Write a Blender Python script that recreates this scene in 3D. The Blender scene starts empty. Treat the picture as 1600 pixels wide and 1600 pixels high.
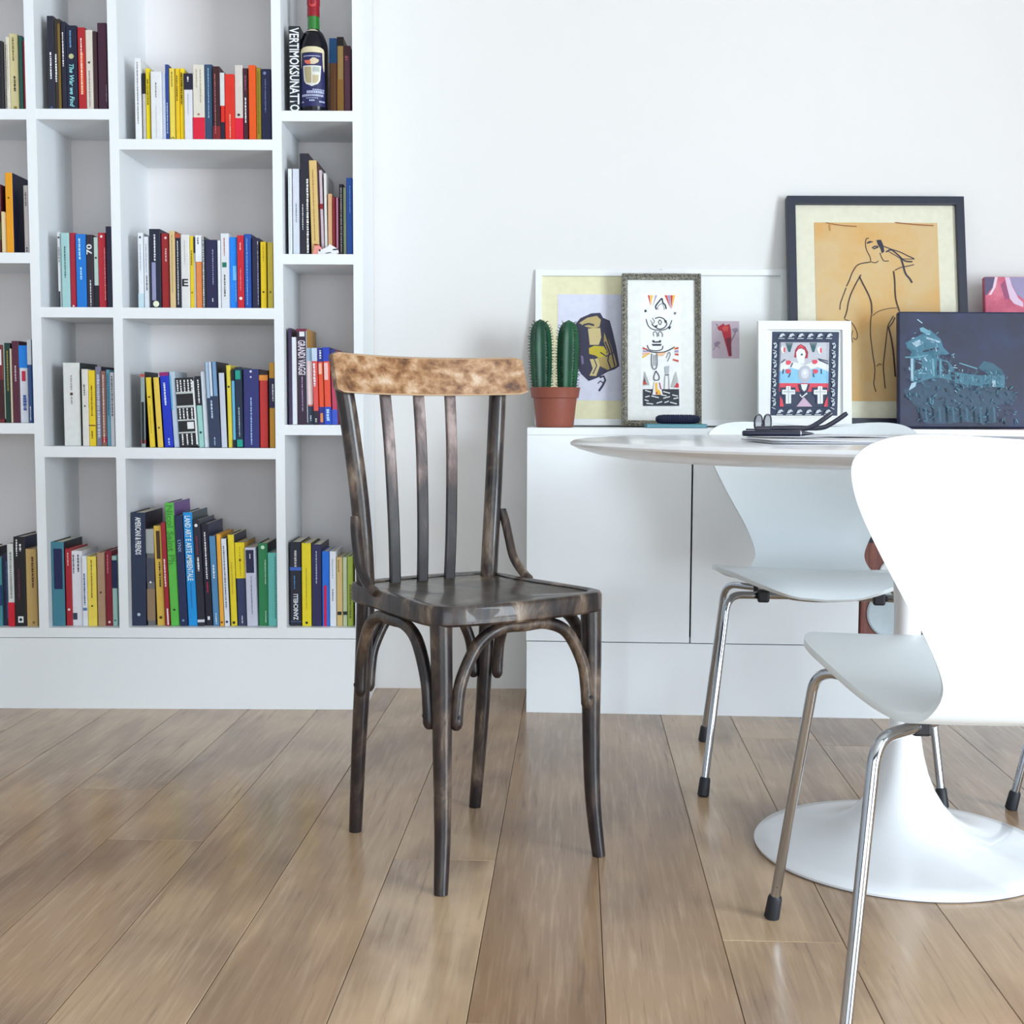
import bpy, bmesh, math, random
from mathutils import Matrix, Vector, Euler

random.seed(7)
scene = bpy.context.scene
COL = scene.collection
R_ = math.radians

# ------------------------------------------------------------------ camera, world, light, exposure
FPX, PITCH, ROLL, EYE = 2000.0, R_(4.57), R_(0.23), 0.77
cam_d = bpy.data.cameras.new('camera'); cam_d.sensor_width = 36.0; cam_d.lens = 36.0 * FPX / 1600.0
cam_d.clip_start = 0.02
cam = bpy.data.objects.new('camera', cam_d); COL.objects.link(cam)
CM = Matrix.Rotation(math.pi / 2 - PITCH, 3, 'X') @ Matrix.Rotation(ROLL, 3, 'Z')
cam.matrix_world = Matrix.Translation((0, 0, EYE)) @ CM.to_4x4()
scene.camera = cam

vs = scene.view_settings
vs.view_transform = 'Standard'; vs.look = 'None'; vs.gamma = 1.0; vs.use_curve_mapping = False
vs.exposure = -0.20
scene.cycles.use_denoising = True
scene.cycles.use_adaptive_sampling = True; scene.cycles.adaptive_threshold = 0.03
scene.cycles.max_bounces = 6; scene.cycles.diffuse_bounces = 3; scene.cycles.glossy_bounces = 3; scene.cycles.transmission_bounces = 6

world = bpy.data.worlds.new('sky'); scene.world = world; world.use_nodes = True
bg = world.node_tree.nodes['Background']
bg.inputs['Color'].default_value = (0.80, 0.90, 1.0, 1); bg.inputs['Strength'].default_value = 1.0

def area_light(name, loc, direction, sy, sx, power, color):
    d = bpy.data.lights.new(name, 'AREA'); d.shape = 'RECTANGLE'; d.size = sx; d.size_y = sy
    d.energy = power; d.color = color
    o = bpy.data.objects.new(name, d); COL.objects.link(o)
    o.location = loc; o.rotation_euler = Vector(direction).to_track_quat('-Z', 'Y').to_euler()
    return o
# daylight entering through the tall side window; a second one is added behind the camera as fill
area_light('window_and_fill_light', (3.12, -0.55, 0.98), (-1, 0, 0), 1.88, 2.1, 325, (0.785, 0.905, 1.0))
area_light('window_and_fill_light', (0.3, -2.72, 0.92), (0, 1, 0), 1.84, 3.2, 74, (0.785, 0.905, 1.0))  # added frontal fill, set in an invented opening behind the camera

# ------------------------------------------------------------------ helpers
def ray(x, y):
    return CM @ Vector(((x - 800) / FPX, -(y - 800) / FPX, -1.0))
def at(x, y, Y):                      # point seen at photo position (x, y) lying in the upright plane at distance Y
    d = ray(x, y); return Vector((0, 0, EYE)) + d * (Y / d.y)
def onz(x, y, z=0.0):                 # point seen at photo position (x, y) lying at height z
    d = ray(x, y); return Vector((0, 0, EYE)) + d * ((z - EYE) / d.z)

MATS = {}
def principled(m): return m.node_tree.nodes['Principled BSDF']
def mat(name, color, rough=0.5, metal=0.0, spec=0.5, coat=0.0, var=0.0, vscale=30.0, bump=0.0, bscale=200.0):
    key = name
    if key in MATS: return MATS[key]
    m = bpy.data.materials.new(name); m.use_nodes = True
    b = principled(m); nt = m.node_tree
    b.inputs['Base Color'].default_value = (*color, 1); b.inputs['Roughness'].default_value = rough
    b.inputs['Metallic'].default_value = metal; b.inputs['Specular IOR Level'].default_value = spec
    b.inputs['Coat Weight'].default_value = coat
    if var > 0 or bump > 0:
        tc = nt.nodes.new('ShaderNodeTexCoord')
    if var > 0:
        n = nt.nodes.new('ShaderNodeTexNoise'); n.inputs['Scale'].default_value = vscale; n.inputs['Detail'].default_value = 5
        nt.links.new(tc.outputs['Object'], n.inputs['Vector'])
        mx = nt.nodes.new('ShaderNodeMix'); mx.data_type = 'RGBA'
        lo = [max(0, c * (1 - var)) for c in color]; hi = [min(1, c * (1 + var)) for c in color]
        mx.inputs['A'].default_value = (*lo, 1); mx.inputs['B'].default_value = (*hi, 1)
        nt.links.new(n.outputs['Fac'], mx.inputs['Factor']); nt.links.new(mx.outputs['Result'], b.inputs['Base Color'])
    if bump > 0:
        n2 = nt.nodes.new('ShaderNodeTexNoise'); n2.inputs['Scale'].default_value = bscale; n2.inputs['Detail'].default_value = 3
        nt.links.new(tc.outputs['Object'], n2.inputs['Vector'])
        bp = nt.nodes.new('ShaderNodeBump'); bp.inputs['Strength'].default_value = bump; bp.inputs['Distance'].default_value = 0.002
        nt.links.new(n2.outputs['Fac'], bp.inputs['Height']); nt.links.new(bp.outputs['Normal'], b.inputs['Normal'])
    MATS[key] = m
    return m
def ramp_mat(name, stops, scale=12.0, stretch=(1, 1, 1), rough=0.4, detail=8, distortion=0.6, bump=0.15, grad=None, coat=0.0):
    """noise driven colour ramp; grad=(z0, z1, amount) shifts the ramp with the height on the object (wear of old varnish)"""
    m = bpy.data.materials.new(name); m.use_nodes = True; nt = m.node_tree; b = principled(m)
    tc = nt.nodes.new('ShaderNodeTexCoord'); mp = nt.nodes.new('ShaderNodeMapping')
    mp.inputs['Scale'].default_value = stretch
    n = nt.nodes.new('ShaderNodeTexNoise'); n.inputs['Scale'].default_value = scale; n.inputs['Detail'].default_value = detail
    n.inputs['Roughness'].default_value = 0.62; n.inputs['Distortion'].default_value = distortion
    nt.links.new(tc.outputs['Object'], mp.inputs['Vector']); nt.links.new(mp.outputs['Vector'], n.inputs['Vector'])
    cr = nt.nodes.new('ShaderNodeValToRGB'); el = cr.color_ramp.elements
    el[0].position, el[0].color = stops[0][0], (*stops[0][1], 1)
    el[1].position, el[1].color = stops[-1][0], (*stops[-1][1], 1)
    for p, c in stops[1:-1]:
        e = el.new(p); e.color = (*c, 1)
    fac = n.outputs['Fac']
    if grad:
        sx = nt.nodes.new('ShaderNodeSeparateXYZ'); nt.links.new(tc.outputs['Object'], sx.inputs[0])
        mr = nt.nodes.new('ShaderNodeMapRange'); mr.inputs['From Min'].default_value = grad[0]; mr.inputs['From Max'].default_value = grad[1]
        mr.inputs['To Min'].default_value = -grad[2]; mr.inputs['To Max'].default_value = grad[2]
        nt.links.new(sx.outputs['Z'], mr.inputs['Value'])
        ad = nt.nodes.new('ShaderNodeMath'); ad.operation = 'ADD'
        nt.links.new(fac, ad.inputs[0]); nt.links.new(mr.outputs[0], ad.inputs[1]); fac = ad.outputs[0]
    nt.links.new(fac, cr.inputs['Fac']); nt.links.new(cr.outputs['Color'], b.inputs['Base Color'])
    b.inputs['Roughness'].default_value = rough; b.inputs['Coat Weight'].default_value = coat
    bp = nt.nodes.new('ShaderNodeBump'); bp.inputs['Strength'].default_value = bump; bp.inputs['Distance'].default_value = 0.003
    nt.links.new(n.outputs['Fac'], bp.inputs['Height']); nt.links.new(bp.outputs['Normal'], b.inputs['Normal'])
    return m
def srgb(r, g, b):
    f = lambda c: (c / 255 / 12.92) if c / 255 <= 0.04045 else ((c / 255 + 0.055) / 1.055) ** 2.4
    return (f(r), f(g), f(b))
def cmat(rgb, rough=0.5, coat=0.0, tag='print'):
    """plain pigment given as an 8 bit colour, with a faint tonal variation"""
    return mat('%s_%02x%02x%02x' % (tag, *rgb), srgb(*rgb), rough, coat=coat, var=0.10, vscale=60)

class MB:
    """collects simple shapes, then builds ONE mesh object"""
    def __init__(s): s.v = []; s.f = []; s.mi = []; s.smooth = []
    def add(s, verts, faces, mi=0, smooth=False):
        o = len(s.v); s.v += [tuple(v) for v in verts]
        for f in faces: s.f.append(tuple(o + i for i in f)); s.mi.append(mi); s.smooth.append(smooth)
        return s
    def box(s, x0, x1, y0, y1, z0, z1, mi=0):
        v = [(x, y, z) for x in (x0, x1) for y in (y0, y1) for z in (z0, z1)]
        return s.add(v, [(0, 1, 3, 2), (4, 6, 7, 5), (0, 4, 5, 1), (2, 3, 7, 6), (0, 2, 6, 4), (1, 5, 7, 3)], mi)
    def lathe(s, prof, n=48, c=(0, 0, 0), mi=0, caps=True, smooth=True):
        v = []; f = []
        for r, z in prof:
            for k in range(n):
                a = 2 * math.pi * k / n; v.append((c[0] + r * math.cos(a), c[1] + r * math.sin(a), c[2] + z))
        m = len(prof)
        for i in range(m - 1):
            for k in range(n):
                k2 = (k + 1) % n; f.append((i * n + k, i * n + k2, (i + 1) * n + k2, (i + 1) * n + k))
        if caps:
            f.append(tuple(reversed(range(n)))); f.append(tuple(range((m - 1) * n, m * n)))
        return s.add(v, f, mi, smooth)
    def tube(s, pts, radii, n=12, mi=0, up=None, flat=1.0):
        """swept tube along pts; radii is a number or one per point; flat squashes it across"""
        pts = [Vector(p) for p in pts]
        if not isinstance(radii, (list, tuple)): radii = [radii] * len(pts)
        v = []; f = []; prev = None
        for i, p in enumerate(pts):
            t = (pts[min(i + 1, len(pts) - 1)] - pts[max(i - 1, 0)]).normalized()
            if prev is None:
                a = Vector(up) if up else (Vector((0, 0, 1)) if abs(t.z) < 0.9 else Vector((1, 0, 0)))
                e1 = (a - t * a.dot(t)).normalized()
            else:
                e1 = (prev - t * prev.dot(t)).normalized()
            prev = e1; e2 = t.cross(e1)
            for k in range(n):
                q = 2 * math.pi * k / n
                v.append(p + e1 * math.cos(q) * radii[i] + e2 * math.sin(q) * radii[i] * flat)
        for i in range(len(pts) - 1):
            for k in range(n):
                k2 = (k + 1) % n; f.append((i * n + k, i * n + k2, (i + 1) * n + k2, (i + 1) * n + k))
        f.append(tuple(reversed(range(n)))); f.append(tuple(range((len(pts) - 1) * n, len(pts) * n)))
        return s.add(v, f, mi, True)
    def strip(s, pts, w, y=0.0, mi=0):
        """flat brush line in the x-z plane, w wide (number or one per point)"""
        pts = [Vector((p[0], p[1])) for p in pts]
        if not isinstance(w, (list, tuple)): w = [w] * len(pts)
        v = []; f = []
        for i, p in enumerate(pts):
            t = (pts[min(i + 1, len(pts) - 1)] - pts[max(i - 1, 0)])
            if t.length < 1e-9: t = Vector((1, 0))
            t.normalize(); n = Vector((-t.y, t.x)) * w[i] / 2
            v += [(p.x + n.x, y, p.y + n.y), (p.x - n.x, y, p.y - n.y)]
        for i in range(len(pts) - 1):
            f.append((2 * i, 2 * i + 1, 2 * i + 3, 2 * i + 2))
        return s.add(v, f, mi)
    def poly(s, pts, y=0.0, mi=0):
        return s.add([(p[0], y, p[1]) for p in pts], [tuple(range(len(pts)))], mi)
    def prism(s, outline, z0, z1, mi=0, smooth=False):
        n = len(outline); v = [(p[0], p[1], z0) for p in outline] + [(p[0], p[1], z1) for p in outline]
        f = [tuple(reversed(range(n))), tuple(range(n, 2 * n))] + [(i, (i + 1) % n, n + (i + 1) % n, n + i) for i in range(n)]
        return s.add(v, f, mi, smooth)
    def build(s, name, mats, parent=None, bevel=0.0, angle=40, subsurf=0):
        me = bpy.data.meshes.new(name); me.from_pydata([tuple(v) for v in s.v], [], s.f)
        if not isinstance(mats, (list, tuple)): mats = [mats]
        for m in mats: me.materials.append(m)
        me.polygons.foreach_set('material_index', s.mi); me.polygons.foreach_set('use_smooth', s.smooth)
        me.validate()
        bm = bmesh.new(); bm.from_mesh(me); bmesh.ops.recalc_face_normals(bm, faces=bm.faces); bm.to_mesh(me); bm.free()
        if any(s.smooth): me.set_sharp_from_angle(angle=R_(angle))
        o = bpy.data.objects.new(name, me); COL.objects.link(o)
        if parent is not None: o.parent = parent
        if bevel > 0:
            md = o.modifiers.new('bevel', 'BEVEL'); md.width = bevel; md.segments = 2; md.limit_method = 'ANGLE'
        if subsurf:
            md = o.modifiers.new('smooth', 'SUBSURF'); md.levels = subsurf; md.render_levels = subsurf
        return o
def tag(o, label, cat, group=None):
    o['label'] = label; o['category'] = cat
    if group: o['group'] = group
    return o
def thing(name, label, cat, loc=(0, 0, 0), rot=(0, 0, 0), group=None):
    o = bpy.data.objects.new(name, None); COL.objects.link(o); o.empty_display_size = 0.05
    o.location = loc; o.rotation_euler = rot
    return tag(o, label, cat, group)
def structure(o): o['kind'] = 'structure'; return o
def smooth_path(pts, n=8, closed=False):
    """Catmull-Rom through pts"""
    P = [Vector(p) for p in pts]; out = []
    m = len(P)
    for i in range(m if closed else m - 1):
        if closed: a, b, c, d = P[(i - 1) % m], P[i], P[(i + 1) % m], P[(i + 2) % m]
        else: a, b, c, d = P[max(i - 1, 0)], P[i], P[i + 1], P[min(i + 2, m - 1)]
        for k in range(n):
            t = k / n
            out.append(0.5 * ((2 * b) + (c - a) * t + (2 * a - 5 * b + 4 * c - d) * t * t + (3 * b - a - 3 * c + d) * t ** 3))
    if not closed: out.append(P[-1])
    return out
def round_corner(pts, r, n=6):
    """poly-line with its inner corners rounded"""
    P = [Vector(p) for p in pts]; out = [P[0]]
    for i in range(1, len(P) - 1):
        a = (P[i - 1] - P[i]).normalized(); b = (P[i + 1] - P[i]).normalized()
        s, e = P[i] + a * r, P[i] + b * r
        for k in range(n + 1):
            t = k / n; out.append(s * (1 - t) ** 2 + P[i] * 2 * t * (1 - t) + e * t * t)
    out.append(P[-1]); return out
def text_mesh(body, size, shear=0.0, bold=0.0):
    cu = bpy.data.curves.new('lettering', 'FONT'); cu.body = body; cu.size = size; cu.resolution_u = 2
    cu.align_x = 'CENTER'; cu.align_y = 'CENTER'; cu.shear = shear; cu.offset = bold
    t = bpy.data.objects.new('lettering_source', cu); COL.objects.link(t)
    dg = bpy.context.evaluated_depsgraph_get(); me = bpy.data.meshes.new_from_object(t.evaluated_get(dg))
    bpy.data.objects.remove(t); bpy.data.curves.remove(cu)
    return me

# ------------------------------------------------------------------ the room
WALL_Y = 3.495
M_wall = mat('wall_paint', (0.80, 0.777, 0.760), 0.75, var=0.015, vscale=2, bump=0.03, bscale=120)
M_ceil = mat('ceiling_paint', (0.72, 0.70, 0.67), 0.8, var=0.01, vscale=2)
structure(MB().box(-2.6, 3.0, WALL_Y, WALL_Y + 0.12, -0.05, 2.8).build('wall_back', M_wall))
M_rear = mat('dark_contrast_wall_paint', (0.10, 0.105, 0.115), 0.7, var=0.05, vscale=3)  # unseen wall, made dark to deepen chrome reflections and cut fill
M_side = mat('grey_wall_paint', (0.50, 0.50, 0.50), 0.75, var=0.02, vscale=3)  # unseen wall, kept mid grey so the left side gets less bounce light
structure(MB().box(-2.72, -2.6, -2.6, WALL_Y + 0.12, -0.05, 2.8).build('wall_left', M_side))
def pierced(fixed, a0, a1, holes, name, axis, pm):
    """a wall with window openings; holes = (a_lo, a_hi, z_lo, z_hi)"""
    m = MB()
    def bx(p0, p1, z0, z1):
        if axis == 'x': m.box(fixed, fixed + 0.12, p0, p1, z0, z1)
        else: m.box(p0, p1, fixed, fixed + 0.12, z0, z1)
    cur = a0
    for lo, hi, zl, zh in holes:
        bx(cur, lo, -0.05, 2.8); bx(lo, hi, -0.05, zl); bx(lo, hi, zh, 2.8); cur = hi
    bx(cur, a1, -0.05, 2.8)
    return structure(m.build(name, pm))
pierced(3.0, -2.6, WALL_Y + 0.12, [(-1.6, 0.5, 0.04, 1.92)], 'wall_right', 'x', M_wall)
pierced(-2.72, -2.6, 3.0, [(-1.3, 1.9, 0.0, 1.84)], 'wall_behind', 'y', M_rear)  # opening added for the frontal fill light
structure(MB().box(-2.72, 3.12, -2.72, WALL_Y + 0.12, 2.8, 2.9).build('ceiling', M_ceil))

# floor: oak boards laid in staggered rows, each board its own piece
def floor_material():
    m = bpy.data.materials.new('oak_boards'); m.use_nodes = True; nt = m.node_tree; b = principled(m); L = nt.links.new
    tc = nt.nodes.new('ShaderNodeTexCoord'); oi = nt.nodes.new('ShaderNodeObjectInfo')
    off = nt.nodes.new('ShaderNodeVectorMath'); off.operation = 'MULTIPLY_ADD'
    cmb = nt.nodes.new('ShaderNodeCombineXYZ')
    for k in range(3): L(oi.outputs['Random'], cmb.inputs[k])
    off.inputs[1].default_value = (37, 53, 29); L(cmb.outputs[0], off.inputs[0]); L(tc.outputs['Object'], off.inputs[2])
    def noise(scale, stretch, detail, dist):
        mp = nt.nodes.new('ShaderNodeMapping'); mp.inputs['Scale'].default_value = stretch; L(off.outputs[0], mp.inputs['Vector'])
        n = nt.nodes.new('ShaderNodeTexNoise'); n.inputs['Scale'].default_value = scale; n.inputs['Detail'].default_value = detail
        n.inputs['Distortion'].default_value = dist; L(mp.outputs[0], n.inputs['Vector']); return n
    grain = noise(11, (11, 0.55, 1), 9, 0.5)
    cloud = noise(2.6, (1.6, 1.0, 1), 4, 0.3)
    mp = nt.nodes.new('ShaderNodeMapping'); mp.inputs['Scale'].default_value = (1.0, 0.13, 1); L(off.outputs[0], mp.inputs['Vector'])
    rings = nt.nodes.new('ShaderNodeTexWave'); rings.wave_type = 'RINGS'; rings.inputs['Scale'].default_value = 9
    rings.inputs['Distortion'].default_value = 5; rings.inputs['Detail'].default_value = 3; rings.inputs['Detail Scale'].default_value = 1.2
    L(mp.outputs[0], rings.inputs['Vector'])
    def mix(a, bb, fac, typ='MIX'):
        x = nt.nodes.new('ShaderNodeMix'); x.data_type = 'RGBA'; x.blend_type = typ
        for s, v in (('A', a), ('B', bb)):
            if isinstance(v, tuple): x.inputs[s].default_value = (*v, 1)
            else: L(v, x.inputs[s])
        if isinstance(fac, float): x.inputs['Factor'].default_value = fac
        else: L(fac, x.inputs['Factor'])
        return x.outputs['Result']
    def rng(v, a, bb, c=0.0, d=1.0):
        r = nt.nodes.new('ShaderNodeMapRange'); L(v, r.inputs['Value'])
        for nme, val in (('From Min', a), ('From Max', bb), ('To Min', c), ('To Max', d)): r.inputs[nme].default_value = val
        return r.outputs[0]
    base = mix(srgb(166, 133, 102), srgb(208, 177, 142), oi.outputs['Random'])
    base = mix(base, srgb(134, 108, 90), rng(cloud.outputs['Fac'], 0.42, 0.72, 0.0, 0.75))
    base = mix(base, srgb(224, 198, 164), rng(grain.outputs['Fac'], 0.5, 0.8, 0.0, 0.4))
    base = mix(base, srgb(112, 82, 58), rng(rings.outputs['Fac'], 0.55, 1.0, 0.0, 0.34))
    base = mix(base, srgb(92, 74, 62), rng(grain.outputs['Fac'], 0.40, 0.22, 0.0, 0.5))
    L(base, b.inputs['Base Color'])
    L(rng(grain.outputs['Fac'], 0.3, 0.7, 0.27, 0.16), b.inputs['Roughness'])
    b.inputs['Specular IOR Level'].default_value = 0.5
    bp = nt.nodes.new('ShaderNodeBump'); bp.inputs['Strength'].default_value = 0.12; bp.inputs['Distance'].default_value = 0.002
    L(grain.outputs['Fac'], bp.inputs['Height']); L(bp.outputs['Normal'], b.inputs['Normal'])
    return m
M_oak = floor_material()
M_gap = mat('board_gap', (0.10, 0.075, 0.055), 0.8)
floor = structure(MB().box(-2.72, 3.12, -2.72, WALL_Y + 0.12, -0.06, -0.012).build('floor', M_gap))
BW = 0.1755
ang = math.atan(0.05)
udir = Vector((math.cos(ang), -math.sin(ang))); vdir = Vector((math.sin(ang), math.cos(ang)))
seam = onz(756, 1447); s0 = seam.x * udir.x + seam.y * udir.y
bj = onz(1250, 1472); vj = bj.x * vdir.x + bj.y * vdir.y; uj = bj.x * udir.x + bj.y * udir.y
board_meshes = {}
def board_mesh(w, l):
    key = (round(w, 3), round(l, 3))
    if key not in board_meshes:
        c = 0.0007
        m = MB(); g = 0.0005; x0, x1, y0, y1 = -w / 2 + g, w / 2 - g, -l / 2 + g, l / 2 - g
        v = [(x0, y0, -0.014), (x1, y0, -0.014), (x1, y1, -0.014), (x0, y1, -0.014),
             (x0, y0, -c), (x1, y0, -c), (x1, y1, -c), (x0, y1, -c),
             (x0 + c, y0 + c, 0), (x1 - c, y0 + c, 0), (x1 - c, y1 - c, 0), (x0 + c, y1 - c, 0)]
        f = [(0, 3, 2, 1)] + [(i, (i + 1) % 4, 4 + (i + 1) % 4, 4 + i) for i in range(4)] + [(4 + i, 4 + (i + 1) % 4, 8 + (i + 1) % 4, 8 + i) for i in range(4)] + [(8, 9, 10, 11)]
        m.add(v, f); o = m.build('floor_board', M_oak); board_meshes[key] = o.data; bpy.data.objects.remove(o)
    return board_meshes[key]
rnd = random.Random(11)
BLEN = 1.9
for i in range(-16, 18):
    u = s0 + (i + 0.5) * BW
    has_joint = abs(u - uj) < BW / 2
    off = vj if has_joint else vj + rnd.uniform(0.25, BLEN - 0.25)
    k0 = math.floor((-2.75 - off) / BLEN)
    for k in range(k0, k0 + 5):
        v0 = off + k * BLEN; v1 = v0 + BLEN
        pt = udir * u + vdir * ((v0 + v1) / 2)
        ends = [udir * u + vdir * v0, udir * u + vdir * v1]
        if ends[1].y < -2.6 or ends[0].y > WALL_Y or u < -2.75 or u > 3.1: continue
        # boards are cut off at the back wall and at the wall behind
        if ends[1].y > WALL_Y + 0.05: v1 = (WALL_Y + 0.05 - udir.y * u) / vdir.y
        if ends[0].y < -2.65: v0 = (-2.65 - udir.y * u) / vdir.y
        if v1 - v0 < 0.05: continue
        pt = udir * u + vdir * ((v0 + v1) / 2)
        o = bpy.data.objects.new('floor_board', board_mesh(BW, v1 - v0)); COL.objects.link(o)
        o.parent = floor; o.location = (pt.x, pt.y, 0); o.rotation_euler = (0, 0, -ang)

# ------------------------------------------------------------------ bookcase
M_white = mat('white_lacquer', (0.89, 0.91, 0.93), 0.42, var=0.01, vscale=4)
BY = 3.238
def X(px, py=650): return at(px, py, BY).x
def Z(py, px=300): return at(px, py, BY).z
bookcase = thing('bookcase', 'tall white built-in bookcase with open cubbies and a deep plinth', 'bookcase', (0, 0, 0))
V = [(-210, -195), (53, 68), (180, 194.5), (430, 444.5), (553.5, 568)]
vx = [(X(a), X(b)) for a, b in V]
BT = 2.36; z_bot = Z(997)
for a, b in vx:
    MB().box(a, b, BY, WALL_Y - 0.005, z_bot, BT).build('upright_panel', M_white, bookcase)
MB().box(vx[0][0], vx[-1][1], BY + 0.001, WALL_Y - 0.005, 0.0, z_bot - 0.0015).build('plinth', M_white, bookcase)
MB().box(vx[0][0], vx[-1][1], BY, WALL_Y - 0.005, BT, BT + 0.025).build('top_panel', M_white, bookcase)
MB().box(vx[0][0], vx[-1][1], WALL_Y - 0.005, WALL_Y - 0.001, z_bot, BT).build('back_panel', mat('back_panel_paint', (0.87, 0.82, 0.81), 0.6, var=0.02, vscale=3), bookcase)
SHELVES = [[(170, 186.5), (394.5, 411), (661, 677.5)], [(170, 186.5), (480, 496), (697.5, 714.5)],
           [(217.5, 234), (481, 498), (700, 717)], [(173, 189.5), (397, 413), (664, 680)]]
xmid = [0, 125, 310, 500]
shelf_z = []
for c in range(4):
    zs = []
    for (t, b) in SHELVES[c]:
        zt, zb = Z(t, xmid[c]), Z(b, xmid[c]); zs.append(zt)
        MB().box(vx[c][1], vx[c + 1][0], BY + 0.0005, WALL_Y - 0.005, zb, zt).build('shelf', M_white, bookcase)
    zt = Z(981, xmid[c]); zs.append(zt)
    MB().box(vx[c][1], vx[c + 1][0], BY + 0.0005, WALL_Y - 0.005, z_bot, zt).build('shelf', M_white, bookcase)
    for zz in (1.93 + 0.05 * (c % 2),):
        MB().box(vx[c][1], vx[c + 1][0], BY + 0.0005, WALL_Y - 0.005, zz - 0.026, zz).build('shelf', M_white, bookcase)
    shelf_z.append(zs)

# ------------------------------------------------------------------ books
W_ = (238, 238, 240); K_ = (22, 22, 32); NV = (30, 34, 74); Y_ = (236, 204, 20); CR = (232, 222, 196)
M_page = mat('book_pages', srgb(222, 212, 192), 0.85, var=0.08, vscale=180)
def b_(x0, x1, yt, col, look, t0=None, side=None, dep=None, inset=None, m=()):
    return dict(x0=x0, x1=x1, yt=yt, col=col, look=look, t0=t0, side=side, dep=dep, inset=inset, m=m)
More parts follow.
